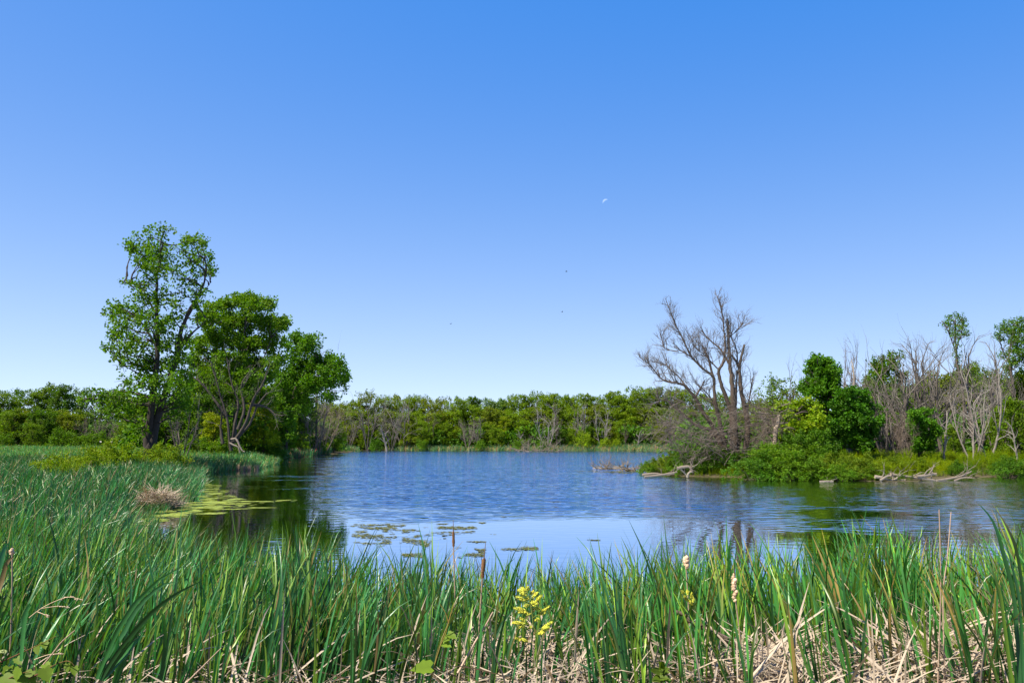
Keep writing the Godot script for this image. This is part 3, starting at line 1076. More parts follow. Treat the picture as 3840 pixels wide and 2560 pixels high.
	# dead and leafless trees along it
	for q in [[300, 170, "bare", 0.9, 172, "bare grey tree at the left end of the far shore"], [180, 300, "bare_wide", 0.8, 171, "leaning bare tree on the far shore near the shore bush"], [450, 205, "bare_wide", 0.65, 172, "wide bare tree on the far shore, left part of a bare pair"], [530, 190, "bare", 1.1, 172, "tall fan-shaped bare tree on the far shore, right of a bare pair"], [430, 400, "snag", 1.6, 170, "pale broken trunk leaning low below the bare pair"],
		[930, 335, "twiggy", 0.7, 171, "brown leafless tree in the middle of the far shore"], [1000, 325, "bare", 0.8, 172, "grey leafless tree right of the brown leafless far tree"], [1430, 235, "bare_white", 0.75, 171, "white forked dead tree in the middle right of the far shore"], [1490, 260, "bare_dark", 0.7, 172, "dark dead trunk right beside the white forked tree"], [1655, 225, "bare", 0.85, 172, "grey bare tree above the bright willow bush"],
		[1780, 250, "bare_white", 0.6, 172, "pale leaning dead tree right of the willow bush"], [1275, 430, "snag", 1.0, 170, "white standing snag by the far driftwood heap"], [2000, 430, "snag", 1.2, 170, "pale broken snag near the far shore's right end"], [1925, 380, "bare_dark", 0.6, 171, "dark leafless tree near the far shore's right end"], [2200, 240, "bare_wide", 0.8, 172, "bare tree seen behind the point's brush"], [700, 260, "bare_dark", 0.5, 173, "thin dark trunk among the far trees right of the bare pair"]]:
		stand(q[2], "far_dead_tree", q[5], "dead tree", FAR[1] + q[0] / FAR[0], FAR[2] + q[1] / FAR[0], q[4], q[3])
	# reeds and straw along the far water's edge
	var where := []
	var tints := []
	for i in 2600:
		var px := rng.randf_range(1285, 2560)
		var d := rng.randf_range(164.5, 172.0)
		var p := at(px, 1650, d)
		var s := shore(p.x, p.z)
		if s < -0.6:
			continue
		where.append(placed(p.x, ground_y(p.x, p.z, s) - 0.1, p.z, rng.randf() * TAU, rng.randf_range(0.5, 1.0), 0.05, 0))
		var dry := clampf(lumps.get_noise_1d(px * 0.35) * 2.2 + smoothstep(1750, 2050, px) * 0.55, 0, 1)
		tints.append(Color(4.6, 1.7, 2.6) if rng.randf() < dry * 0.5 or s < 0.7 and rng.randf() < 0.4 else Color(1.5, 1.3, 1.4))
	mass("far_reeds", "low strip of reeds and dry straw along the far water's edge", "reeds", "reeds", [reed_plant(22, 1.7, 0.05, 0.6), reed_plant(22, 1.5, 0.05, 0.7)], where, tints)
	# scrub that closes the view under the far trees and behind the grove
	where = []
	tints = []
	for i in 1700:
		var px := rng.randf_range(-300, 4300)
		var d := rng.randf_range(175, 190)
		if px < 1250:
			d = rng.randf_range(150, 162) if px < 560 else rng.randf_range(98, 108) if px < 960 else rng.randf_range(140, 170)
		elif px > 2450:
			d = rng.randf_range(92, 110)
		var p := at(px, 1650, d)
		if shore(p.x, p.z) < 5.0:
			continue
		where.append(placed(p.x, 0.3, p.z, rng.randf() * TAU, rng.randf_range(1.0, 2.2), 0, 0))
	var scrub := Mb.new()
	scrub.flat = true
	for i in 6:
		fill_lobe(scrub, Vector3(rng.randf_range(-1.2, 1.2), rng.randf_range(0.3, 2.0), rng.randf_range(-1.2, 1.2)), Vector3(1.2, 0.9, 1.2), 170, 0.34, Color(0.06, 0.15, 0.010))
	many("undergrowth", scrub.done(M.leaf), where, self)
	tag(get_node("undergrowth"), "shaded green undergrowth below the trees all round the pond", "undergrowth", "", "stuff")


func wooded_point() -> void:
	var bark := Color(0.06, 0.05, 0.042)
	measured_tree("oval_tree", "dense dark green oval tree standing tallest among the point's leafy trees", POINT, 68.0, V(572, 1140),
		[[[V(572, 1150), V(575, 1000), V(568, 850), V(555, 700), V(540, 560)], 0.16, 0.04]],
		[[525, 480, 40, 26], [490, 520, 40, 36], [560, 520, 56, 40], [610, 510, 26, 30], [480, 580, 46, 40], [560, 590, 60, 46], [630, 580, 50, 46], [430, 650, 40, 42], [500, 660, 60, 46], [590, 660, 60, 46], [655, 650, 36, 42], [425, 710, 36, 34], [500, 730, 60, 40], [590, 730, 60, 46], [650, 720, 34, 36], [560, 790, 50, 40], [620, 790, 36, 40], [540, 840, 46, 34], [590, 860, 46, 40], [540, 920, 46, 46], [600, 950, 50, 50], [560, 1020, 50, 50]],
		20000, 0.21, Color(0.06, 0.165, 0.005), bark, "leaf", 0.5, 0.2)
	measured_tree("dark_pointed_tree", "dark spreading tree right of the oval tree on the point", POINT, 66.0, V(810, 1170),
		[[[V(810, 1180), V(812, 1050), V(800, 900), V(780, 740)], 0.15, 0.04]],
		[[765, 720, 40, 26], [720, 770, 50, 46], [800, 770, 60, 46], [870, 790, 50, 50], [660, 820, 40, 40], [740, 840, 60, 46], [830, 850, 60, 46], [910, 850, 50, 46], [960, 880, 40, 40], [680, 900, 50, 46], [770, 920, 60, 46], [860, 930, 56, 46], [950, 950, 40, 50], [650, 970, 40, 40], [740, 1000, 56, 46], [830, 1010, 56, 46], [920, 1030, 50, 40], [680, 1060, 50, 50], [760, 1080, 50, 46], [850, 1100, 56, 46], [930, 1080, 46, 30], [650, 1110, 36, 40]],
		25000, 0.21, Color(0.046, 0.14, 0.005), bark, "leaf", 0.5, 0.18)
	measured_tree("vine_covered_stub", "yellow-green vine heap over a stub beside the pale broken trunk", POINT, 63.0, V(330, 1200),
		[[[V(330, 1210), V(325, 1080), V(320, 960), V(300, 850)], 0.14, 0.05]],
		[[230, 850, 30, 26], [290, 830, 50, 36], [370, 830, 46, 36], [440, 820, 50, 40], [500, 850, 40, 40], [340, 890, 40, 36], [420, 900, 50, 40], [490, 920, 46, 36], [280, 980, 40, 46], [330, 960, 30, 50], [380, 1000, 60, 56], [450, 1010, 60, 56], [520, 960, 56, 50], [300, 1060, 56, 50], [400, 1080, 60, 50]],
		11500, 0.22, Color(0.082, 0.18, 0.007), bark, "leaf_yellow", 0.4, 0.08)
	measured_tree("ivy_trunk", "tall thin trunk wrapped in ivy with a small leafy top on the point", POINT, 82.0, V(1580, 1120),
		[[[V(1590, 1130), V(1600, 860), V(1580, 640), V(1550, 520), V(1540, 380), V(1535, 250), V(1540, 180)], 0.16, 0.05], [[V(1545, 440), V(1500, 320), V(1475, 250)], 0.07, 0.02], [[V(1545, 400), V(1580, 290), V(1600, 220)], 0.07, 0.02]],
		[[1500, 180, 40, 26], [1550, 165, 50, 24], [1590, 190, 32, 36], [1480, 220, 26, 20], [1540, 230, 46, 30], [1590, 250, 26, 30], [1545, 320, 18, 30], [1550, 390, 22, 40], [1555, 460, 28, 40], [1550, 520, 32, 46], [1560, 600, 36, 46], [1470, 250, 30, 22], [1620, 300, 28, 26], [1515, 290, 36, 30], [1440, 210, 24, 18]],
		3000, 0.17, Color(0.07, 0.16, 0.008), bark * 2.0, "leaf", 0.7, 0.3)
	measured_tree("ivy_column", "dark ivy-covered column of leaves in the middle of the point", POINT, 66.0, V(1280, 1170),
		[[[V(1270, 1180), V(1265, 1050), V(1270, 920)], 0.12, 0.04]],
		[[1250, 890, 50, 26], [1320, 870, 50, 26], [1235, 950, 40, 50], [1300, 940, 50, 46], [1360, 930, 36, 40], [1250, 1040, 50, 56], [1310, 1040, 46, 50], [1260, 1120, 50, 46], [1330, 1110, 46, 40], [1390, 1020, 30, 40]],
		11000, 0.19, Color(0.06, 0.165, 0.005), bark, "leaf", 0.45, 0.03)
	measured_tree("right_edge_tree", "tall green tree cut by the photograph's right edge, with open branches", POINT, 92.0, V(1985, 1100),
		[[[V(1985, 1110), V(1975, 850), V(1950, 600), V(1930, 460), V(1960, 300), V(1990, 220)], 0.22, 0.05], [[V(1940, 520), V(1890, 430), V(1860, 330)], 0.1, 0.03]],
		[[1960, 220, 60, 30], [2030, 195, 50, 26], [1900, 260, 50, 40], [1980, 280, 60, 40], [2050, 260, 50, 50], [1860, 320, 40, 40], [1930, 340, 60, 40], [2010, 350, 60, 40], [2090, 350, 60, 60], [1870, 400, 46, 40], [1950, 420, 56, 40], [2040, 430, 60, 40], [1890, 470, 46, 40], [1960, 500, 46, 46], [1920, 540, 40, 26], [2030, 510, 50, 40], [2110, 450, 50, 60]],
		11000, 0.19, Color(0.07, 0.16, 0.008), bark * 1.6, "leaf", 0.5, 0.26)
	# leafless trees of the point: x and top in the enlarged view
	for q in [[1130, 345, "bare", 1.0, 78, "big grey leafless tree standing leftmost in the point's bare stand"], [1010, 430, "bare_wide", 0.75, 77, "leaning leafless tree at the left edge of the bare stand"], [1230, 240, "bare", 0.8, 80, "tall leafless tree in the bare stand, second tall one from the left"], [1300, 235, "bare", 0.65, 79, "slim leafless tree in the middle of the bare stand"], [1380, 250, "bare", 0.7, 81, "leafless tree left of the ivy-wrapped trunk"], [1440, 290, "bare", 0.65, 76, "leafless tree with ruddy trunk just left of the ivy-wrapped trunk"],
		[1690, 190, "bare", 0.7, 82, "tallest leafless tree right of the ivy-wrapped trunk"], [1760, 420, "bare_white", 0.65, 70, "white many-stemmed dead tree in front at the right"], [1650, 640, "bare_white", 0.7, 69, "pale dead tree with long leftward limbs right of the ivy column"], [1870, 520, "bare", 0.7, 76, "grey leafless tree before the right edge tree"], [1980, 480, "bare", 0.7, 78, "grey leafless tree nearest the right edge"], [1830, 230, "bare", 0.6, 88, "thin leafless tree left of the right edge tree's crown"],
		[770, 370, "bare_dark", 0.35, 74, "left one of two thin bare trunks above the dark spreading tree"], [815, 330, "bare_dark", 0.4, 75, "right one of two thin bare trunks above the dark spreading tree"], [725, 520, "snag", 0.8, 72, "short broken trunk between oval tree and the two bare trunks"], [400, 480, "bare_dark", 0.5, 74, "bare twigs rising left of the oval tree's top"], [1060, 800, "twiggy", 0.8, 67, "grey twig thicket left of the ivy column"], [1170, 900, "twiggy", 0.7, 66, "lower grey twig thicket touching the ivy column"],
		[1430, 880, "snag", 0.8, 66, "white stubby trunk right of the ivy column"], [1985, 960, "snag", 0.8, 64, "thin dark snag at the right edge of the meadow"], [200, 780, "twiggy", 0.8, 70, "brown twig thicket between the big dead tree and the vine heap"]]:
		stand(q[2], "bare_tree", q[5], "dead tree", POINT[1] + q[0] / POINT[0], POINT[2] + q[1] / POINT[0], q[4], q[3])
	# green trees behind
	var back := [[190, 590, "airy", 92, 1.0, "", "feathery pale green tree left of the oval tree"], [330, 660, "airy", 94, 0.9, "leaf_olive", "feathery tree half hidden by the oval tree"], [60, 760, "full", 96, 1.0, "leaf_olive", "olive tree just right of the big dead tree"], [200, 740, "full", 98, 1.0, "leaf_olive", "olive tree below the feathery tree"], [900, 670, "broad", 96, 0.8, "", "green tree behind the dark spreading tree"],
		[1050, 400, "near_oval", 90, 0.8, "leaf_dark", "dark leafy tree seen through the left of the bare stand"], [960, 600, "near_low", 95, 0.8, "", "green tree behind the bare stand's left edge"], [1120, 640, "near_low", 98, 0.9, "", "green tree deep behind the big grey leafless tree"], [1230, 640, "full", 100, 1.0, "", "green tree behind the middle of the bare stand"], [1340, 600, "full", 104, 1.0, "", "green tree behind the slim leafless trees"], [1450, 560, "full", 100, 1.0, "leaf_olive", "olive tree left behind the ivy-wrapped trunk"], [1560, 540, "full", 104, 1.0, "", "green tree right behind the ivy-wrapped trunk"],
		[1660, 520, "broad", 104, 0.9, "leaf_dark", "dark tree below the tallest leafless tree"], [1750, 480, "broad", 106, 0.8, "", "green tree behind the white many-stemmed dead tree"], [1850, 560, "full", 100, 1.0, "", "green tree at the foot of the right edge tree"], [1960, 600, "full", 98, 1.0, "", "green tree below the right edge tree's crown"], [2080, 580, "full", 98, 1.0, "leaf_dark", "green tree beyond the right edge of the view"],
		[2000, 760, "near_low", 72, 0.9, "", "bright leafy tree low at the right edge of the point"], [1880, 830, "near_low", 76, 0.7, "", "leafy tree between white dead tree and right edge"], [1520, 960, "near_low", 72, 0.8, "", "small leafy tree right of the white stubby trunk"], [2150, 500, "broad", 96, 1.0, "", "tree standing outside the right edge"]]
	for q in back:
		stand(q[2], "point_tree", q[6], "tree", POINT[1] + q[0] / POINT[0], POINT[2] + q[1] / POINT[0], q[3], q[4], q[5])
	# shrubs between them and the water
	var shrubs := [[60, 1170, 56.0, 1.1, "leaf_dark", "dark shrub at the water left of the pale broken trunk"], [140, 1120, 56.5, 1.2, "", "green shrub below the brown thicket by the water"], [220, 1080, 58.5, 1.1, "", "leafy shrub under the vine heap, left side"], [300, 1130, 56.0, 1.2, "", "leafy shrub under the vine heap at the water"], [400, 1000, 60.0, 1.0, "leaf_dark", "dark rounded shrub below the oval tree's left side"], [470, 970, 60.5, 1.0, "leaf_dark", "dark rounded shrub right under the vine heap"], [440, 1080, 59.0, 1.2, "", "shrub in front of the two dark rounded shrubs"], [540, 1120, 58.5, 0.9, "leaf_dark", "darkest shrub by the oval tree's foot"], [360, 1200, 55.5, 1.2, "", "low shrub at the water before the vine heap"], [480, 1200, 55.5, 1.2, "", "low shrub at the water left of the straw bank"],
		[640, 1180, 56.0, 1.2, "leaf_olive", "olive bush leftmost on the sunny meadow bank"], [740, 1190, 56.0, 1.2, "leaf_olive", "olive bush below the dark spreading tree"], [830, 1180, 56.0, 1.1, "leaf_olive", "olive bush right of the dark spreading tree's foot"], [690, 1260, 54.5, 1.3, "", "low green bush at the bank under the olive bushes"], [790, 1250, 55.0, 1.3, "", "low green bush left of the driftwood"], [880, 1250, 55.0, 1.2, "leaf_olive", "low olive bush above the driftwood's left end"], [1040, 1200, 59.0, 1.3, "leaf_olive", "olive bush on the bank behind the driftwood"], [1240, 1210, 60.0, 1.3, "leaf_olive", "olive bush in the meadow below the ivy column"], [1560, 1230, 59.0, 1.0, "leaf_dark", "dark bush in the right meadow near the bare mud"], [1900, 1210, 59.0, 1.2, "leaf_dark", "dark bush by the water at the right edge"], [1980, 1200, 59.5, 1.2, "", "green bush at the far right of the meadow"]]
	for q in shrubs:
		stand("bush" if q[1] < 1150 else "low_bush", "point_shrub", q[5], "bush", POINT[1] + q[0] / POINT[0], POINT[2] + q[1] / POINT[0], q[2], q[3], q[4])
	var tip := [[250, 1310, "", "leftmost low bush on the point's tip"], [320, 1290, "leaf_olive", "olive bush second from the point's tip"], [400, 1250, "leaf_olive", "olive bush left of the big dead tree's brush"], [480, 1250, "", "green bush before the brush, left part"], [560, 1230, "leaf_dark", "dark shrub above the white driftwood root"], [640, 1210, "", "green shrub below the big dead tree, left part"], [720, 1220, "leaf_dark", "dark shrub below the big dead tree, left middle"], [800, 1210, "leaf_dark", "dark shrub right at the big dead tree's foot"], [880, 1220, "leaf_dark", "dark shrub below the big dead tree, right middle"], [960, 1230, "", "green shrub below the big dead tree, right part"], [1040, 1230, "leaf_dark", "dark shrub right of the big dead tree's brush"]]
	for q in tip:
		stand("low_bush", "point_shrub", q[3], "bush", SNAG[1] + q[0] / SNAG[0], SNAG[2] + q[1] / SNAG[0], 62.6 if q[0] > 420 else 64.0, 0.95, q[2])
	# the pale broken trunk
	var o := base("broken_trunk", spot(POINT, 215, 1020, 62.5))
	tag(o, "pale barkless broken trunk leaning beside the vine heap", "dead tree")
	var mb := Mb.new()
	var pts := traced(POINT, [V(195, 1110), V(215, 1020), V(232, 960), V(240, 895)], 62.5, 0.05)
	for i in pts.size():
		pts[i] -= o.position
	pts[0].y = land(o.position.x, o.position.z) - o.position.y - 0.1
	limb(mb, pts, 0.2, 0.13, 9, Color(0.3, 0.235, 0.18), Color(0.34, 0.28, 0.22), true)
	part("trunk", mb.done(M.bark), o)
	# meadow herbs along the sunny bank
	var where := []
	var tints := []
	for i in 5200:
		var px := rng.randf_range(2395, 4250)
		var d := rng.randf_range(52.5, 76.0) if px > 2800 else rng.randf_range(57, 74)
		var p := at(px, 1650, d)
		var s := shore(p.x, p.z)
		if s < 0.35 or px > 3440 and s < 1.0 + 0.7 * fine.get_noise_1d(px):
			continue
		var k := rng.randf_range(0.6, 1.15) * (0.75 + 0.35 * lumps.get_noise_2d(p.x * 6.0, p.z * 6.0)) * (0.5 if s < 2 else 1.0)
		where.append(placed(p.x, ground_y(p.x, p.z, s) - 0.05, p.z, rng.randf() * TAU, k, 0.05, 0))
		var q := lumps.get_noise_2d(p.x * 4.0 + 90.0, p.z * 4.0)
		tints.append(Color(1.25 + q, 1.1 + q * 0.5, 0.9) * rng.randf_range(0.8, 1.15))
	var kinds := []
	for k in 3:
		var h := Mb.new()
		h.flat = true
		for j in 7:
			var root := Vector3(rng.randf_range(-0.22, 0.22), 0, rng.randf_range(-0.22, 0.22))
			var hh := rng.randf_range(0.75, 1.25)
			for y in 9:
				var q := 0.15 + 0.85 * y / 8.0
				for m in 2:
					var a := y * 2.1 + m * PI + rng.randf()
					var dir := Vector3(cos(a), 0.45, sin(a)).normalized()
					var c := leaf_col(Color(0.115, 0.20, 0.006), 0.2)
					h.leaf(root + Vector3(0, hh * q, 0) + around() * 0.03, dir, Vector3(-sin(a), 0, cos(a)), Vector3.UP, 0.19 * (1.2 - q * 0.6), 0.07, c)
		kinds.append(h.done(M.leaf))
	mass("meadow_herbs", "waist-high sunny green herbs covering the bank of the wooded point", "meadow", "herbs", kinds, where, tints)
	# herbs on the left bank, and grass there
	where = []
	tints = []
	for i in 1500:
		var px := rng.randf_range(1050, 1330)
		var d := rng.randf_range(84, 135)
		var p := at(px, 1650, d)
		var s := shore(p.x, p.z)
		if s < 0.5 or s > 9.0:
			continue
		where.append(placed(p.x, ground_y(p.x, p.z, s) - 0.05, p.z, rng.randf() * TAU, rng.randf_range(0.7, 1.4), 0.1, 0))
		tints.append(Color(1.1, 1.1, 1.2) * rng.randf_range(0.8, 1.3) if rng.randf() < 0.7 else Color(3.4, 1.2, 1.6))
	mass("bank_grass", "tall grass and rusty sedge on the left bank below the brown thicket", "grass", "grass", [reed_plant(26, 1.2, 0.035, 0.5), reed_plant(26, 1.0, 0.035, 0.6)], where, tints)


func snag_tree() -> void:
	var d := 64.0
	var dark := Color(0.075, 0.055, 0.042)
	var mid := Color(0.115, 0.086, 0.064)
	var pale := Color(0.42, 0.37, 0.33)
	var foot := spot(SNAG, 900, 1300, d)
	var o := base("big_dead_tree", Vector3(foot.x, land(foot.x, foot.z), foot.z))
	tag(o, "big leafless dead tree with many broken stems on the point's tip", "dead tree")
	# line, radius at the foot, radius at the tip, broken off, twigs
	var stems := [
		[[V(900, 1340), V(895, 1120), V(885, 950), V(878, 820), V(872, 700), V(860, 600), V(850, 400), V(838, 265)], 0.42, 0.09, true, 9],
		[[V(960, 1340), V(990, 1050), V(965, 900), V(940, 780), V(930, 650), V(937, 570), V(965, 455)], 0.33, 0.1, true, 8],
		[[V(870, 1330), V(872, 1000), V(832, 850), V(792, 740), V(777, 650), V(806, 590), V(824, 500), V(818, 380), V(805, 250), V(790, 180), V(765, 95)], 0.26, 0.02, false, 26],
		[[V(850, 1330), V(780, 1010), V(755, 900), V(741, 780), V(735, 690), V(660, 630), V(580, 550), V(520, 430), V(480, 350), V(430, 240), V(390, 130)], 0.24, 0.02, false, 30],
		[[V(860, 1330), V(745, 1080), V(665, 960), V(600, 845), V(535, 765), V(480, 738), V(420, 730), V(350, 705), V(300, 640), V(260, 600), V(190, 545)], 0.24, 0.02, false, 30],
		[[V(840, 1330), V(740, 1110), V(600, 1040), V(520, 970), V(430, 900), V(400, 865), V(340, 860), V(320, 790)], 0.2, 0.03, false, 16],
		[[V(600, 845), V(640, 780), V(675, 715)], 0.12, 0.05, true, 5],
		[[V(535, 765), V(480, 690), V(420, 640), V(380, 600), V(330, 610)], 0.09, 0.015, false, 14],
		[[V(735, 690), V(700, 560), V(675, 500), V(655, 460)], 0.13, 0.08, true, 9],
		[[V(862, 610), V(838, 570), V(790, 490), V(710, 420), V(645, 348)], 0.15, 0.04, true, 14],
		[[V(930, 640), V(905, 580), V(870, 530)], 0.13, 0.1, false, 2],
		[[V(912, 620), V(908, 500), V(870, 400), V(860, 300)], 0.1, 0.02, false, 12],
		[[V(980, 1010), V(990, 920), V(1010, 800), V(1030, 690)], 0.11, 0.05, true, 8],
		[[V(900, 900), V(905, 780), V(912, 640)], 0.14, 0.08, false, 3],
		[[V(580, 550), V(510, 505), V(445, 465)], 0.09, 0.04, true, 5],
		[[V(480, 505), V(380, 485), V(360, 430), V(345, 370)], 0.06, 0.015, false, 9],
		[[V(775, 640), V(720, 580), V(660, 520), V(600, 470), V(560, 370)], 0.08, 0.015, false, 16],
		[[V(750, 900), V(680, 800), V(600, 740)], 0.1, 0.02, false, 8],
		[[V(755, 900), V(700, 870), V(600, 800), V(560, 780)], 0.1, 0.03, false, 6],
		[[V(855, 400), V(930, 330), V(960, 300)], 0.05, 0.01, false, 8]]
	for s in stems:
		var mb := Mb.new()
		var pts := traced(SNAG, s[0], d, 0.3)
		for i in pts.size():
			pts[i] -= o.position
		limb(mb, pts, s[1] * 0.82, s[2] * 0.82, 9 if s[1] > 0.2 else 6, dark if s[1] > 0.15 else mid, mid, s[3])
		for k in int(s[4] * 1.35):
			var q: float = 0.42 + 0.58 * float(k) / (s[4] * 1.35) if s[1] > 0.15 else 0.15 + 0.85 * float(k) / (s[4] * 1.35)
			var a := along_line(pts, q)
			var nd: Vector3 = (a[1] * 0.7 + around() * 0.75 + Vector3.UP * 0.35).normalized()
			grow(mb, a[0], nd, rng.randf_range(0.6, 1.4) * (0.55 if q > 0.9 else 1.0), 0.034, 2, Color(0.13, 0.105, 0.09), Color(0.18, 0.155, 0.14), 0.65, 0.2, 4)
		part("stem", mb.done(M.bark), o)
	# the tangle of fallen branches round its foot
	var heaps := [[[450, 1090, 115, 120], "brown tangle of fallen branches reaching left from the big dead tree"], [[620, 1010, 190, 150], "fallen brush piled left of the big dead tree's stems"], [[820, 1100, 170, 170], "brush heaped over the big dead tree's foot"], [[1010, 1070, 150, 150], "brown brush right of the big dead tree's stems"], [[1130, 1000, 110, 120], "thin brown brush between the big dead tree and the vine heap"], [[640, 1210, 220, 70], "low dead twigs hanging over the shrubs below the big dead tree"]]
	for h in heaps:
		var r: Array = h[0]
		var c := spot(SNAG, r[0], r[1], d - 2.2)
		var g := land(c.x, c.z)
		var hp := base("brush_heap", Vector3(c.x, g, c.z))
		tag(hp, h[1], "brush", "fallen brush on the point")
		var mb := Mb.new()
		var k: float = d / SNAG[0] / FOCAL
		for i in 38:
			var e := Vector3(rng.randf_range(-1, 1) * r[2] * k, rng.randf_range(-1, 0.9) * r[3] * k, rng.randf_range(-1.6, 1.6)) + c - hp.position
			e.y = maxf(e.y, 0.15)
			var dir := Vector3(-0.55 + rng.randf_range(-0.6, 0.9), rng.randf_range(-0.25, 0.55), rng.randf_range(-0.7, 0.7)).normalized()
			var cc := Color(0.08, 0.062, 0.05).lerp(Color(0.16, 0.13, 0.11), rng.randf())
			grow(mb, e - dir * 0.8, dir, rng.randf_range(1.2, 2.6), rng.randf_range(0.02, 0.045), 2, cc, cc * 1.4, 0.6, -0.05, 3)
		part("branches", mb.done(M.bark), hp)


func driftwood() -> void:
	var col := Color(0.20, 0.165, 0.13)
	var logs := [
		[SNAG, [V(215, 1412), V(300, 1402), V(380, 1410), V(450, 1402)], 59.0, 0.1, "long pale driftwood pole along the tip of the point"],
		[SNAG, [V(230, 1425), V(330, 1415), V(420, 1400), V(470, 1390)], 58.6, 0.09, "lower driftwood pole at the tip of the point"],
		[SNAG, [V(470, 1362), V(545, 1350), V(570, 1362), V(585, 1395)], 58.4, 0.12, "white hooked driftwood limb at the point's waterline"],
		[SNAG, [V(545, 1430), V(555, 1400), V(580, 1385)], 58.2, 0.11, "short white driftwood stub under the hooked limb"],
		[SNAG, [V(500, 1370), V(530, 1400), V(548, 1425)], 58.5, 0.08, "thin white driftwood prop beside the hooked limb"],
		[SNAG, [V(965, 1437), V(1040, 1427), V(1130, 1420), V(1180, 1425), V(1235, 1437)], 59.3, 0.1, "pale driftwood log at the water right of the big dead tree"],
		[POINT, [V(945, 1348), V(1000, 1352), V(1060, 1372), V(1170, 1386)], 54.2, 0.13, "left driftwood log of the heap below the meadow"],
		[POINT, [V(985, 1375), V(1030, 1345), V(1060, 1340)], 54.0, 0.1, "short crossing log in the driftwood heap below the meadow"],
		[POINT, [V(1060, 1330), V(1150, 1345), V(1260, 1355), V(1400, 1382)], 54.6, 0.14, "longest driftwood log below the meadow"],
		[POINT, [V(1085, 1372), V(1115, 1350), V(1130, 1340)], 54.1, 0.08, "small upright stick in the driftwood heap below the meadow"],
		[POINT, [V(1250, 1350), V(1330, 1335), V(1398, 1326)], 54.8, 0.15, "thick pale log lying on top of the driftwood"],
		[POINT, [V(1400, 1375), V(1500, 1360), V(1600, 1335), V(1655, 1305)], 54.8, 0.1, "curved driftwood branch sweeping up to the right"],
		[POINT, [V(1530, 1378), V(1590, 1355), V(1660, 1352)], 54.6, 0.07, "thin branch lying on the mud right of the driftwood"],
		[POINT, [V(540, 1385), V(600, 1378), V(640, 1380)], 53.8, 0.06, "small stick floating before the point"],
		[FAR, [V(1720, 690), V(1780, 682), V(1850, 688), V(1930, 695), V(2020, 690)], 76.0, 0.1, "long dead branch lying in the water off the point's tip"]]
	for q in logs:
		var mb := Mb.new()
		var pts := traced(q[0], q[1], q[2], 0.12)
		for i in pts.size():
			var g := land(pts[i].x, pts[i].z)
			pts[i].y = maxf(pts[i].y, maxf(g, -0.02) + 0.03)
		var k := rng.randf_range(0.8, 1.25)
		limb(mb, pts, q[3], q[3] * 0.45, 7, col * k, col * k * 1.15, true)
		mb.cap(pts[0], (pts[0] - pts[1]).normalized(), q[3], 7, col * k * 1.3)
		for j in 3:
			var a := along_line(pts, rng.randf_range(0.3, 0.95))
			grow(mb, a[0], (a[1] + around() * 0.9 + Vector3.UP * 0.4).normalized(), rng.randf_range(0.5, 1.1), q[3] * 0.35, 1, col * k, col * k, 0.6, 0.1, 2)
		tag(part("driftwood_log", mb.done(M.bark), self), q[4], "driftwood", "driftwood along the shores")
	for q in [[2290, 1748, 74.0, 1.3, "dead twiggy branch sticking out of the water off the point"], [2385, 1752, 70.0, 1.2, "grey twig pile at the very tip of the point"], [1985, 1685, 165.0, 2.6, "pale driftwood heap at the far water's edge"], [2070, 1660, 166.0, 2.2, "dead branches leaning beside the far driftwood heap"]]:
		var p := at(q[0], 1650, q[2])
		var o := base("twig_pile", Vector3(p.x, maxf(land(p.x, p.z), -0.05), p.z))
		tag(o, q[4], "branch")
		var mb := Mb.new()
		for i in 20:
			var dir := Vector3(rng.randf_range(-1, 1), rng.randf_range(0.0, 0.5), rng.randf_range(-0.6, 0.6)).normalized()
			grow(mb, Vector3(rng.randf_range(-1, 1) * q[3], 0.05, rng.randf_range(-0.5, 0.5)), dir, q[3] * rng.randf_range(0.5, 1.2), 0.03 + 0.02 * q[3], 2, col * 0.7, col, 0.6, 0.05, 3)
		part("branches", mb.done(M.bark), o)


func patch_mesh(col: Color) -> ArrayMesh:
	var mb := Mb.new()
	var n := 9
	mb.v.append(Vector3.ZERO)
	for i in n:
		var a := TAU * i / n
		var r := rng.randf_range(0.5, 1.15)
		mb.v.append(Vector3(cos(a) * r, 0, sin(a) * r))
	for i in n + 1:
		mb.n.append(Vector3.UP)
		mb.c.append(col)
	for i in n:
		mb.ix.append_array(PackedInt32Array([0, 1 + i, 1 + (i + 1) % n]))
	return mb.done(M.weed)


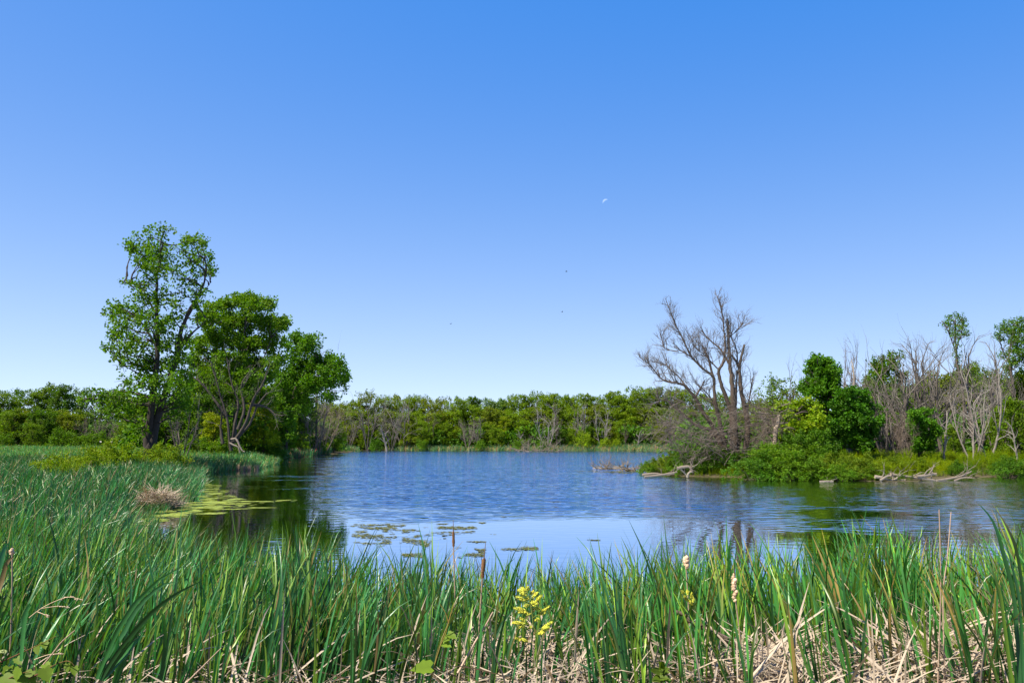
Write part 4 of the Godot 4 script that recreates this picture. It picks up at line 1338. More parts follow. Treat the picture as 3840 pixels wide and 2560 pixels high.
func water_plants() -> void:
	# yellow-green scum in streaks near the left inlet: x from, x to, y, thickness in the enlarged view
	var streaks := [[1285, 1420, 100, 6], [1290, 1490, 112, 5], [1295, 1480, 130, 6], [1290, 1540, 148, 7], [1290, 1500, 165, 6], [1285, 1590, 185, 7], [1310, 1650, 205, 7], [1100, 1750, 232, 9], [1250, 1840, 222, 5], [1050, 1640, 245, 8], [1000, 1500, 262, 10], [990, 1350, 285, 14], [960, 1250, 310, 12], [940, 1120, 335, 14], [1880, 2010, 213, 3], [1500, 1680, 270, 3], [1330, 1560, 300, 5], [870, 1010, 365, 14], [1700, 1850, 262, 2]]
	var where := []
	var tints := []
	for s in streaks:
		for i in int((s[1] - s[0]) * 1.0 + s[3] * 14):
			var x := rng.randf_range(s[0], s[1])
			var y: float = s[2] + rng.randfn(0.0, 1.0) * s[3] * 0.6
			var p := down(NEAR_LEFT[1] + x / NEAR_LEFT[0], NEAR_LEFT[2] + y / NEAR_LEFT[0])
			if fine.get_noise_2d(p.x * 6.0, p.z * 7.0) < -0.02 or shore(p.x, p.z) > 0.1:
				continue
			var k := rng.randf_range(0.02, 0.085)
			where.append(Transform3D(Basis(Vector3.UP, rng.randf() * TAU).scaled(Vector3(k * 2.6, 1, k * 1.0)), Vector3(p.x, rng.randf_range(0.004, 0.02), p.z)))
			tints.append(Color(1, 1, 1) * rng.randf_range(0.75, 1.2))
	mass("duckweed", "yellow-green scum in streaks on the calm water by the left inlet", "duckweed", "scum", [patch_mesh(Color(0.22, 0.27, 0.04)), patch_mesh(Color(0.17, 0.22, 0.045))], where, tints)
	# brown-olive weed mats just beyond the front reeds
	var mats := [[230, 580, 212, 20], [330, 470, 192, 8], [240, 460, 235, 14], [560, 1050, 235, 16], [800, 1060, 214, 8], [1080, 1120, 183, 3], [220, 520, 272, 12], [560, 760, 300, 16], [640, 900, 275, 10], [230, 480, 312, 14], [540, 740, 332, 10], [900, 1120, 372, 14], [920, 1110, 400, 14], [1230, 1480, 356, 10], [560, 700, 400, 12], [1150, 1200, 262, 3], [1230, 1260, 140, 2], [1000, 1120, 310, 4], [210, 230, 205, 3], [790, 860, 190, 2], [1750, 1900, 300, 2], [1715, 2175, -168, 3], [1850, 2175, -163, 3], [1960, 2175, -158, 4]]
	where = []
	tints = []
	for s in mats:
		for i in int((s[1] - s[0]) * 1.0 * (0.6 + s[3] / 12.0)):
			var x := rng.randf_range(s[0], s[1])
			var y: float = s[2] + rng.randfn(0.0, 1.0) * s[3] * 0.7
			var p := down(NEAR_MID[1] + x / NEAR_MID[0], NEAR_MID[2] + y / NEAR_MID[0])
			if fine.get_noise_2d(p.x * 8.0, p.z * 9.0) < 0.0:
				continue
			var k := rng.randf_range(0.009, 0.034) * maxf(1.0, -p.z / 18.0)
			where.append(Transform3D(Basis(Vector3.UP, rng.randf() * TAU).scaled(Vector3(k * 1.5, 1, k)), Vector3(p.x, rng.randf_range(0.004, 0.018), p.z)))
			tints.append((Color(1.0, 1.0, 1.0) if rng.randf() < 0.8 else Color(2.2, 2.0, 1.0)) * rng.randf_range(0.6, 1.25))
	mass("pond_weed", "olive-brown weed mats floating beyond the front reeds", "pond weed", "weed", [patch_mesh(Color(0.082, 0.090, 0.026)), patch_mesh(Color(0.06, 0.068, 0.024))], where, tints)


func reed_tops(px: float) -> float:  # how high the front reeds reach, across the view
	var xs := [-400, 0, 250, 500, 750, 950, 1150, 1300, 1500, 1750, 2000, 2250, 2500, 2700, 2900, 3100, 3250, 3380, 3480, 3600, 3750, 3900, 4300]
	var ys := [1985, 1990, 1990, 1985, 1990, 1985, 1965, 1985, 2010, 2045, 2050, 2035, 1995, 1975, 1990, 1955, 1890, 1885, 1975, 2000, 1960, 1900, 1900]
	for i in xs.size() - 1:
		if px < xs[i + 1]:
			return lerpf(ys[i], ys[i + 1], clampf((px - xs[i]) / (xs[i + 1] - xs[i]), 0, 1))
	return 1950.0


func reed_fields() -> void:
	var far_kinds := []
	var mid_kinds := []
	var near_kinds := []
	for k in 3:
		far_kinds.append(reed_plant(18, 1.5, 0.06, 0.7))
	for k in 4:
		mid_kinds.append(reed_plant(8, 1.55, 0.048, 0.28, 0))
	for k in 6:
		near_kinds.append(reed_plant(7, 1.3, 0.025, 0.09, 0))
	# the field that runs back along the left
	var far_at := []
	var far_t := []
	var mid_at := []
	var mid_t := []
	for band in [[16.0, 24.0, 15.0], [24.0, 40.0, 10.5], [40.0, 62.0, 7.5], [62.0, 90.0, 6.0], [90.0, 152.0, 2.6]]:
		var d0: float = band[0]
		var d1: float = band[1]
		var area := 0.42 * (d1 * d1 - d0 * d0) * 0.5
		for i in int(area * band[2]):
			var d := sqrt(lerpf(d0 * d0, d1 * d1, rng.randf()))
			var px := rng.randf_range(-200, 1060)
			if d > 90 and px > 640:
				continue
			var p := at(px, 1650, d)
			var s := shore(p.x, p.z)
			if s < -0.5:
				continue
			var hgt := 0.86 + 0.22 * lumps.get_noise_2d(p.x * 2.5, p.z * 2.5)
			if s < 1.0:
				hgt *= 0.82
			if px > 485 and px < 720 and d > 15 and d < 35:
				hgt *= 0.42
			var t := placed(p.x, ground_y(p.x, p.z, s) - 0.05, p.z, rng.randf() * TAU, hgt * rng.randf_range(0.85, 1.1), rng.randf_range(0.02, 0.46), rng.randf_range(-0.12, 0.16))
			var c := Color(1, 1, 1) * rng.randf_range(0.65, 1.5)
			if d > 40 and lumps.get_noise_2d(p.x * 1.5 + 40.0, p.z * 1.5) > 0.25:
				c = Color(1.6, 1.15, 0.8)
			if d < 74:
				mid_at.append(t)
				mid_t.append(c)
			else:
				far_at.append(t)
				far_t.append(c * Color(1.7, 1.4, 1.3))
	mass("reed_field", "wide field of blue-green cattails running back along the left shore", "cattails", "cattails", mid_kinds, mid_at, mid_t)
	mass("far_reed_field", "far part of the cattail field stretching to the left woods", "cattails", "cattails", far_kinds, far_at, far_t)
	# the belt of cattails in front
	var plants := []
	for i in 7700:
		var d := sqrt(lerpf(4.3 * 4.3, 16.5 * 16.5, rng.randf()))
		var px := rng.randf_range(-1300, 5200)
		if px > 700 and d > 15.0 + lumps.get_noise_1d(px * 0.2) * 1.5:
			continue
		var open := 0.0
		if d < 6.6:
			open = maxf(smoothstep(1500, 1650, px) * (1.0 - smoothstep(2150, 2300, px)), smoothstep(2350, 2480, px) * (1.0 - smoothstep(3700, 3800, px))) * 0.44
			open = maxf(open, smoothstep(300, 420, px) * (1.0 - smoothstep(1300, 1500, px)) * 0.25 * (1.0 - smoothstep(5.0, 6.0, d)))
		elif d < 8.5:
			open = 0.3 * smoothstep(2400, 2600, px)
		if d < 4.8 and rng.randf() < 0.15:
			continue
		if rng.randf() < open:
			continue
		if d > 9.5 and px > 1200 and rng.randf() < 0.6:
			continue
		if rng.randf() < 0.25 or px > 1880 and px < 2140 and d < 5.0:
			continue
		var p := at(px, 1650, d)
		var s := shore(p.x, p.z)
		var y := ground_y(p.x, p.z, s)
		var top := reed_tops(px) + pow(rng.randf(), 1.5) * 230.0 - (rng.randf_range(20.0, 110.0) if rng.randf() < 0.13 else 0.0)
		var h := at(px, top, d).y - y
		if px < 700 and d > 8:
			h = rng.randf_range(1.25, 1.65)
		h = clampf(h, 0.55, 1.95)
		plants.append([d, px, p, y, h])
	plants.sort_custom(func(a, b): return a[4] / a[0] * (1.0 if a[1] > -30 and a[1] < 3870 else 0.01) > b[4] / b[0] * (1.0 if b[1] > -30 and b[1] < 3870 else 0.01))
	var groups := [["cattail plant with long green leaves in the dense reeds at the lower left", "cattails at the lower left"], ["cattail plant with long green leaves in the belt before the open water", "cattails before the open water"], ["cattail plant with bright green leaves above the dry straw at the lower right", "cattails at the lower right"]]
	var protos := []
	for k in 8:
		var o := Node3D.new()
		for j in 6:
			var mb := Mb.new()
			var az := rng.randf() * TAU
			var cc := reed_col()
			blade(mb, Vector3(cos(az) * 0.02, -0.05, sin(az) * 0.02), az + rng.randf_range(-0.8, 0.8), 1.3 * rng.randf_range(0.65, 1.06), 0.024 * rng.randf_range(0.75, 1.2), rng.randf_range(0.0, 0.14), rng.randf_range(0.1, 0.6) if rng.randf() < 0.85 else rng.randf_range(0.7, 1.5), rng.randf_range(-1.4, 1.4), cc[0], cc[1], 8)
			part("leaf", mb.done(M.reed), o)
		protos.append(o)
	var rest := []
	var rest_t := []
	for i in plants.size():
		var q: Array = plants[i]
		var p: Vector3 = q[2]
		var lean := lerpf(0.2, -0.12, smoothstep(700, 2900, q[1])) + rng.randf_range(-0.07, 0.09)
		var t := placed(p.x, q[3], p.z, rng.randf() * TAU, q[4] / 1.3, lean, rng.randf_range(-0.06, 0.1))
		if i < 300:
			var o: Node3D
			if i < 130:
				o = copy(protos[i % 8], "cattail_plant")
			else:
				o = part("cattail_plant", near_kinds[i % 6], self)
			o.transform = t
			var g: Array = groups[0 if q[1] < 1150 else 1 if q[1] < 2450 else 2]
			tag(o, g[0], "cattail", g[1])
			if q[1] > 2450:
				for m in ([o] if o is MeshInstance3D else o.get_children()):
					(m as MeshInstance3D).set_surface_override_material(0, M.reed_fresh)
		else:
			rest.append(t)
			var f := smoothstep(1500, 3000, q[1])
			rest_t.append(Color(lerpf(1.0, 1.35, f), lerpf(1.0, 1.3, f), lerpf(1.0, 0.75, f)) * rng.randf_range(0.8, 1.2))
	mass("reed_belt", "belt of green cattails between the straw bank and the open water", "cattails", "cattails", near_kinds, rest, rest_t)


func straw_piece(l: float, w: float, bend: float) -> ArrayMesh:
	var mb := Mb.new()
	var c := Color(0.40, 0.325, 0.245) * rng.randf_range(0.8, 1.15)
	blade(mb, Vector3.ZERO, 0.0, l, w, PI * 0.5 - bend * 0.5, bend, rng.randf_range(-1.2, 1.2), c, c * 0.85, 4)
	return mb.done(M.straw)


func straw() -> void:
	var kinds := []
	for k in 6:
		kinds.append(straw_piece(rng.randf_range(0.22, 0.55), rng.randf_range(0.008, 0.014), rng.randf_range(0.1, 0.7)))
	var where := []
	var tints := []
	var single := 0
	for i in 13000:
		var px := rng.randf_range(-1200, 5100)
		var d := sqrt(lerpf(4.2 * 4.2, 9.0 * 9.0, rng.randf()))
		var keep := 0.25
		keep = maxf(keep, smoothstep(1450, 1600, px) * (1.0 - smoothstep(2150, 2300, px)))
		keep = maxf(keep, smoothstep(2300, 2450, px))
		keep = maxf(keep, smoothstep(250, 400, px) * (1.0 - smoothstep(1300, 1500, px)) * 0.55)
		if rng.randf() > keep * (1.0 - smoothstep(6.5, 9.0, d) * 0.7):
			continue
		var p := at(px, 1650, d)
		var pile := 0.06 + 0.22 * maxf(0.0, lumps.get_noise_2d(p.x * 22.0, p.z * 22.0)) * keep
		var y := bank(d) + rng.randf() * pile * 1.6
		var b := Basis.from_euler(Vector3(rng.randf_range(-0.3, 0.3), rng.randf() * TAU, rng.randf_range(-0.45, 0.45)))
		if rng.randf() < 0.09:
			b = Basis(Vector3.UP, rng.randf() * TAU) * Basis(Vector3.BACK, rng.randf_range(0.6, 1.5))
		var k := rng.randf_range(0.7, 1.3)
		var t := Transform3D(b.scaled(Vector3(k, k, k)), Vector3(p.x, y, p.z))
		if single < 110 and d < 5.6 and keep > 0.6 and rng.randf() < 0.4 and px > 0 and px < 3840:
			var o := part("dead_reed_stalk", kinds[i % 6], self)
			o.transform = t
			if px < 2300:
				tag(o, "dry tan reed stalk lying in the straw at the bottom centre", "dead reed", "dry stalks at the bottom centre")
			else:
				tag(o, "dry tan reed stalk lying in the straw at the bottom right", "dead reed", "dry stalks at the bottom right")
			single += 1
			continue
		where.append(t)
		tints.append(Color(1, 1, 1) * rng.randf_range(0.55, 1.15))
	mass("straw_litter", "pale litter of broken dry reeds over the near bank", "straw", "straw", kinds, where, tints)
	# heaps of it
	for h in [[1960, 6.0, 0.62, 0.42, 420, "rounded heap of dry reed straw at the bottom centre"], [2800, 5.4, 0.8, 0.3, 420, "low heap of dry reed straw below the fluffy seed head"], [3500, 5.2, 0.8, 0.35, 420, "heap of fine dry straw near the lower right corner"], [595, 33.5, 0.95, 0.75, 520, "pinkish-tan lodge heap of dead reeds at the left inlet's edge"]]:
		var p := at(h[0], 1650, h[1])
		var o := base("straw_heap", Vector3(p.x, maxf(land(p.x, p.z), 0.0), p.z))
		tag(o, h[5], "straw heap")
		var mb := Mb.new()
		var big := 1.7 if h[1] > 20 else 1.0
		for i in int(h[4]):
			var a := rng.randf() * TAU
			var r := sqrt(rng.randf())
			var q: Vector3 = Vector3(cos(a) * r * h[2], h[3] * (1.0 - r * r) * rng.randf_range(0.5, 1.05), sin(a) * r * h[2])
			var c := Color(0.36, 0.285, 0.21) * rng.randf_range(0.6, 1.15)
			var az := a + rng.randf_range(-1.3, 1.3)
			blade(mb, q - Vector3(cos(az), 0, sin(az)) * 0.25, az, rng.randf_range(0.3, 0.7) * big, rng.randf_range(0.008, 0.014) * big * 1.3, rng.randf_range(0.9, 1.5), rng.randf_range(0.1, 0.6), rng.randf_range(-1, 1), c, c, 4)
		part("straw", mb.done(M.straw), o)
	for q in [[893, 1764, "leftmost brown reed tussock at the left bank's waterline"], [915, 1765, "second brown reed tussock at the left bank's waterline"], [931, 1765, "third brown reed tussock at the left bank's waterline"], [962, 1762, "rightmost brown reed tussock at the left bank's waterline"], [690, 1873, "dark dead reed stub by the straw lodge, left one"], [704, 1870, "dark dead reed stub by the straw lodge, middle one"], [716, 1868, "dark dead reed stub by the straw lodge, right one"]]:
		var p := down(q[0], q[1])
		var o := base("reed_tussock", Vector3(p.x, 0.0, p.z))
		tag(o, q[2], "tussock", "dead reed tussocks at the left water's edge")
		var mb := Mb.new()
		for i in 60:
			var a := rng.randf() * TAU
			var c := Color(0.23, 0.16, 0.10) * rng.randf_range(0.5, 1.6)
			blade(mb, Vector3(cos(a), 0, sin(a)) * 0.22 * rng.randf() - Vector3(0, 0.05, 0), a, rng.randf_range(0.3, 0.72) * (1.0 if q[1] < 1800 else 0.62), 0.03, rng.randf_range(0, 0.35), rng.randf_range(0, 0.6), 0.4, c, c * 1.3, 3)
		part("straw", mb.done(M.straw), o)


func cattail_head(label: String, px: float, y0: float, y1: float, d: float, foot_px: float, r: float, spike: float, fluffy: float) -> void:
	var top := at(px, y0, d)
	var low := at(lerpf(px, foot_px, (y1 - y0) / 600.0), y1, d)
	var fx := at(foot_px, 2560, d)
	var o := base("cattail_stalk", Vector3(fx.x, land(fx.x, fx.z), fx.z))
	tag(o, label, "cattail")
	var st := Mb.new()
	var c := Color(0.34, 0.25, 0.17)
	limb(st, PackedVector3Array([Vector3(0, -0.1, 0), (low - o.position) * 0.5 + Vector3(0.01, 0, 0), low - o.position]), 0.006, 0.0045, 6, c, c)
	part("stem", st.done(M.straw), o)
	var hd := Mb.new()
	if fluffy > 0:
		var n := 10
		for i in n:
			var q := (i + 0.5) / n
			var p := low.lerp(top, q) - o.position + Vector3(rng.randf_range(-1, 1), 0, rng.randf_range(-1, 1)) * r * 0.55
			var rr := r * rng.randf_range(0.5, 0.95)
			var fc := Color(0.62, 0.44, 0.30) * rng.randf_range(0.75, 1.25)
			hd.lump(p, Vector3(rr, rr * 1.15, rr), 6, 9, fc, rng, 0.16)
			for k in int(30 * fluffy):
				var e := around()
				var q0 := p + e * rr * 0.8
				hd.tube(PackedVector3Array([q0, q0 + e * rr * 0.5 + Vector3(-0.004, -0.003, 0)]), PackedFloat32Array([0.0011, 0.0003]), 3, fc * 1.25, fc * 1.5)
	else:
		var pts := PackedVector3Array()
		var rr := PackedFloat32Array()
		for i in 11:
			var q := i / 10.0
			pts.append(low.lerp(top, q) - o.position)
			rr.append(r * (0.35 if i == 0 or i == 10 else rng.randf_range(0.84, 1.14)))
		hd.tube(pts, rr, 10, Color(0.17, 0.085, 0.04), Color(0.22, 0.12, 0.06))
		for k in 160:
			var a := rng.randf() * TAU
			var e := Vector3(cos(a), rng.randf_range(-0.4, 0.4), sin(a))
			var q0 := low.lerp(top, rng.randf_range(0.04, 0.98)) - o.position + e * r * 0.85
			hd.tube(PackedVector3Array([q0, q0 + e * r * 0.4]), PackedFloat32Array([0.0009, 0.0003]), 3, Color(0.24, 0.14, 0.075), Color(0.32, 0.2, 0.11))
	part("seed_head", hd.done(M.fluff), o)
	if spike > 0:
		var sp := Mb.new()
		var e := at(px + (px - foot_px) * 0.12, y0 - spike, d) - o.position
		limb(sp, PackedVector3Array([top - o.position - Vector3(0, 0.01, 0), (top - o.position).lerp(e, 0.5), e]), 0.004, 0.0015, 6, Color(0.14, 0.09, 0.06), Color(0.2, 0.14, 0.09))
		part("spike", sp.done(M.straw), o)


func lobed_leaf(mb: Mb, p: Vector3, tip: Vector3, up: Vector3, wide: float, col: Color) -> void:
	var along := tip - p
	var l := along.length()
	along /= l
	var side := along.cross(up).normalized()
	var nn := side.cross(along).normalized()
	var outline := [[0.0, 0.0], [-0.16, 0.28], [0.0, 0.5], [0.22, 0.44], [0.34, 0.56], [0.52, 0.36], [0.68, 0.33], [0.8, 0.15], [1.0, 0.0]]
	var f := mb.v.size()
	for s in [1.0, -1.0]:
		for q in outline:
			mb.v.append(p + along * l * q[0] + side * s * q[1] * l * wide + nn * l * (0.14 * q[1] - 0.22 * q[0] * q[0]))
			mb.n.append((nn - side * s * 0.25).normalized())
			mb.c.append(col * (1.0 if q[1] < 0.05 else rng.randf_range(0.9, 1.15)))
	var spine := []
	for i in 5:
		spine.append(mb.v.size())
		var q := i * 0.22 + 0.05
		mb.v.append(p + along * l * q - nn * l * 0.22 * q * q)
		mb.n.append(nn)
		mb.c.append(col * 0.85)
	var n := outline.size()
	for s in 2:
		for i in n - 1:
			var a := f + s * n + i
			var m: int = spine[clampi(int(maxf(outline[i][0], 0.0) / 0.22), 0, 4)]
			if s == 0:
				mb.ix.append_array(PackedInt32Array([m, a + 1, a]))
			else:
				mb.ix.append_array(PackedInt32Array([m, a, a + 1]))
			if i > 0:
				var m0: int = spine[clampi(int(maxf(outline[i - 1][0], 0.0) / 0.22), 0, 4)]
				if m0 != m:
					mb.ix.append_array(PackedInt32Array([m0, m, a]) if s == 0 else PackedInt32Array([m0, a, m]))


func near_plants() -> void:
	cattail_head("slim dark brown cattail head standing before the olive weed mats", 1700, 1990, 2051, 6.4, 1706, 0.0105, 42, 0.0)
	cattail_head("ragged brown cattail head on a long tan stalk left of centre", 1815, 2092, 2168, 5.2, 1765, 0.0125, 60, 0.0)
	cattail_head("puffy pale cattail head with a knob on top at the right", 2572, 2090, 2128, 6.0, 2590, 0.021, 20, 0.8)
	cattail_head("shredding fluffy cattail head on a tall stalk right of the driftwood branch", 2755, 2150, 2255, 5.0, 2785, 0.0155, 42, 1.0)
	cattail_head("small pale fluffy cattail head near the left edge", 44, 2058, 2075, 5.0, 30, 0.012, 12, 0.6)
	# dead stalks
	var tan_col := Color(0.36, 0.26, 0.19)
	for q in [[NEAR_RIGHT, [V(1810, 1230), V(1828, 700), V(1830, 500), V(1820, 85)], 4.6, 0.005, "left one of two tall thin brown stems at the right"], [NEAR_RIGHT, [V(1858, 1230), V(1845, 640), V(1872, 380), V(1895, 100)], 4.6, 0.005, "right one of two tall thin brown stems at the right"],
		[NEAR_MID, [V(935, 1200), V(1040, 1010), V(1100, 915), V(1175, 785)], 4.4, 0.007, "tan broken stalk leaning right across the long cattail stalk"], [NEAR_LEFT, [V(285, 1330), V(360, 1240), V(420, 1165), V(505, 1092)], 4.0, 0.004, "thin whitish stick leaning right at the lower left"], [NEAR_LEFT, [V(1270, 1440), V(1370, 1340), V(1440, 1270), V(1500, 1210)], 4.3, 0.004, "thin pale stick leaning right below the reeds left of centre"],
		[NEAR_LEFT, [V(60, 1460), V(75, 900), V(80, 560)], 4.6, 0.004, "thin dry upright stem near the left edge"], [NEAR_RIGHT, [V(1505, 710), V(1530, 800), V(1560, 900)], 5.4, 0.006, "short pale stalk among the right reeds"], [NEAR_RIGHT, [V(2290, 690), V(2310, 740), V(2325, 790)], 4.4, 0.009, "short white broken stalk at the right edge"]]:
		var mb := Mb.new()
		limb(mb, traced(q[0], q[1], q[2], 0.04), q[3], q[3] * 0.6, 6, tan_col * rng.randf_range(0.9, 1.4), tan_col)
		tag(part("dead_reed_stalk", mb.done(M.straw), self), q[4], "dead stem")
	# the dark driftwood branch in the reeds
	var br := base("fallen_branch", spot(NEAR_RIGHT, 450, 900, 5.6))
	tag(br, "dark crooked fallen branch lying in the reeds right of centre", "branch")
	var mb := Mb.new()
	var bc := Color(0.10, 0.075, 0.055)
	for line in [[V(145, 730), V(200, 742), V(245, 785), V(330, 825), V(450, 885), V(560, 960), V(700, 1040)], [V(245, 785), V(225, 805)]]:
		var pts := traced(NEAR_RIGHT, line, 5.6, 0.03)
		for i in pts.size():
			pts[i] -= br.position
		limb(mb, pts, 0.014, 0.022 if line.size() > 3 else 0.006, 8, bc, bc * 1.2)
	part("limb", mb.done(M.bark), br)
	# the flowering grass in the middle
	grass_panicle("tall yellow-green flowering grass head at the bottom centre", PANICLE, 4.1, [V(458, 235), V(500, 340), V(545, 570), V(590, 830), V(600, 960), V(645, 1180), V(660, 1390), V(682, 1600), V(690, 2400)],
		[[460, 250, 280, 200], [470, 250, 350, 150], [465, 230, 475, 140], [490, 350, 320, 260], [505, 300, 600, 230], [525, 415, 690, 260], [520, 480, 240, 350], [500, 400, 440, 390], [545, 570, 780, 330], [540, 470, 600, 470], [545, 560, 680, 510], [525, 520, 420, 550], [550, 680, 195, 600], [545, 690, 290, 690], [560, 590, 740, 620], [590, 820, 950, 570], [640, 770, 870, 705], [570, 720, 460, 735], [600, 900, 705, 850],
		[590, 965, 150, 930], [490, 940, 320, 840], [480, 950, 300, 1030], [600, 1000, 510, 1050], [650, 1160, 1015, 930], [740, 1060, 940, 1050], [720, 1100, 870, 1115], [660, 1190, 815, 1170], [655, 1390, 225, 1290]], 9)
	grass_panicle("slender pale grass head leaning left beside the puffy cattail head", [3.015, 2480.0, 2040.0], 4.6, [V(235, 530), V(290, 600), V(345, 670), V(385, 730), V(470, 910), V(560, 1110), V(700, 1480), V(780, 1700)],
		[[270, 580, 235, 530], [300, 610, 260, 590], [310, 590, 295, 530], [345, 640, 345, 560], [345, 670, 285, 620], [375, 715, 330, 650], [360, 690, 360, 605]], 6)
	# young vine with toothed leaves
	var vc := Color(0.15, 0.24, 0.022)
	var vine := base("young_vine", spot(NEAR_MID, 750, 1260, 4.2))
	tag(vine, "young climbing vine with toothed yellow-green leaves and curling tendrils", "vine")
	vine_parts(vine, NEAR_MID, 4.2, [[V(740, 1300), V(770, 1170), V(815, 1020), V(850, 940), V(872, 860)], [V(872, 860), V(850, 790), V(812, 730)], [V(872, 860), V(890, 790), V(910, 722)]], [[V(750, 1160), V(610, 1165), 0.75], [V(835, 1000), V(892, 1015), 0.9], [V(870, 935), V(930, 960), 0.8], [V(845, 970), V(890, 965), 0.8]], vc, Color(0.25, 0.16, 0.04))
	vine = base("grape_vine", spot(NEAR_LEFT, 200, 1400, 3.9))
	tag(vine, "reddish grape vine with lobed yellow-green leaves in the bottom left corner", "vine")
	vine_parts(vine, NEAR_LEFT, 3.9, [[V(-60, 1330), V(60, 1280), V(160, 1235), V(260, 1190), V(380, 1130)], [V(120, 1450), V(270, 1380), V(380, 1320), V(460, 1300), V(500, 1330)], [V(-40, 1460), V(120, 1390), V(200, 1370)]],
		[[V(300, 1350), V(320, 1440), 1.0], [V(160, 1400), V(240, 1450), 1.0], [V(300, 1320), V(330, 1345), 1.0], [V(455, 1320), V(450, 1380), 0.8], [V(130, 1350), V(90, 1440), 1.0], [V(60, 1340), V(40, 1440), 0.9], [V(295, 1170), V(305, 1215), 1.0], [V(110, 1280), V(140, 1320), 0.8], [V(500, 1340), V(505, 1400), 0.8], [V(245, 1200), V(250, 1260), 0.7], [V(20, 1400), V(110, 1450), 1.0]], vc * 0.85, Color(0.16, 0.05, 0.04))
	vine = base("leafy_seedling", spot(NEAR_RIGHT, 60, 1130, 4.4))
	tag(vine, "small leafy green seedling in the straw below the dark fallen branch", "plant")
	vine_parts(vine, NEAR_RIGHT, 4.4, [[V(70, 1230), V(65, 1150), V(60, 1080)]], [[V(60, 1110), V(0, 1090), 0.8], [V(62, 1120), V(120, 1100), 0.8], [V(66, 1150), V(10, 1150), 0.8], [V(66, 1150), V(130, 1150), 0.8], [V(60, 1080), V(60, 1040), 0.8]], vc * 0.6, vc * 0.6)
	vine = base("leafy_seedling", spot(NEAR_MID, 2310, 1200, 4.4))
	tag(vine, "leafy green seedling in the straw below the shredding cattail head", "plant")
	vine_parts(vine, NEAR_MID, 4.4, [[V(2310, 1300), V(2312, 1230), V(2320, 1170)]], [[V(2312, 1200), V(2260, 1170), 0.8], [V(2312, 1190), V(2370, 1160), 0.8], [V(2311, 1230), V(2250, 1250), 0.8], [V(2311, 1230), V(2370, 1230), 0.8], [V(2320, 1170), V(2325, 1120), 0.8]], vc * 0.6, vc * 0.6)
	# pale green umbel at the left edge
	var um := base("pale_flower_head", at(5, 2450, 3.9))
	tag(um, "rounded pale green flower head cut by the left edge", "plant")
	mb = Mb.new()
	for i in 46:
		var e := around()
		mb.lump(Vector3(e.x, absf(e.y) * 0.6, e.z) * 0.022, Vector3(0.0045, 0.004, 0.0045), 4, 6, Color(0.36, 0.42, 0.18), rng, 0.1)
	part("flowers", mb.done(M.seed), um)
	mb = Mb.new()
	mb.tube(PackedVector3Array([Vector3(0, 0.005, 0), Vector3(-0.02, -0.4, 0.0), Vector3(-0.03, -0.9, 0.02)]), PackedFloat32Array([0.003, 0.004, 0.005]), 6, vc * 0.7, vc * 0.7)
	part("stem", mb.done(M.seed), um)
	# single big leaves that stand out from the rest
	var big := [[NEAR_LEFT, 4.0, "large arching cattail with broad leaves bent right at the lower left", [[V(655, 1420), V(720, 1260), V(800, 1090), V(900, 930), V(965, 855), V(1080, 745), V(1255, 650)], [V(665, 1420), V(740, 1250), V(830, 1120), V(930, 940), V(1090, 790), V(1195, 765)], [V(680, 1430), V(770, 1280), V(900, 1110), V(1040, 960), V(1200, 840), V(1390, 745)], [V(690, 1430), V(790, 1290), V(880, 1170), V(1025, 1005)], [V(670, 1425), V(780, 1250), V(800, 1130)], [V(700, 1430), V(860, 1240), V(975, 1100)]], 0.024],
		[NEAR_LEFT, 3.7, "pair of tall pale cattail blades at the left edge", [[V(-40, 900), V(0, 790), V(40, 640), V(95, 590)], [V(-60, 820), V(-10, 680), V(25, 540), V(50, 500)], [V(140, 1300), V(165, 1000), V(205, 900)]], 0.022],
		[NEAR_RIGHT, 4.1, "tall dark cattail with bent blades at the right edge", [[V(2240, 1200), V(2150, 760), V(2090, 560), V(2020, 420)], [V(2280, 1200), V(2230, 800), V(2200, 600), V(2130, 420), V(2000, 320)], [V(2380, 900), V(2320, 400), V(2250, 200), V(2150, 40)], [V(2330, 1200), V(2300, 700), V(2230, 380), V(2160, 160), V(2060, 40)], [V(2200, 1200), V(2120, 960), V(2000, 740)], [V(2300, 1200), V(2290, 900), V(2240, 640)], [V(2350, 1180), V(2330, 700), V(2270, 400), V(2190, 150)]], 0.022],
		[NEAR_MID, 4.3, "cattail with three upright blades just left of the yellow grass head", [[V(1180, 1200), V(1182, 1020), V(1182, 870)], [V(1160, 1100), V(1175, 1010), V(1160, 960)]], 0.011],
		[NEAR_MID, 4.4, "few narrow green blades under the yellow grass head", [[V(1300, 1290), V(1340, 1100), V(1390, 1000)], [V(1280, 1290), V(1330, 1080), V(1365, 960)], [V(1400, 1290), V(1400, 1100), V(1400, 1000)], [V(1500, 1290), V(1505, 1100), V(1508, 950)], [V(1880, 1250), V(1830, 1180), V(1735, 1120)]], 0.013]]
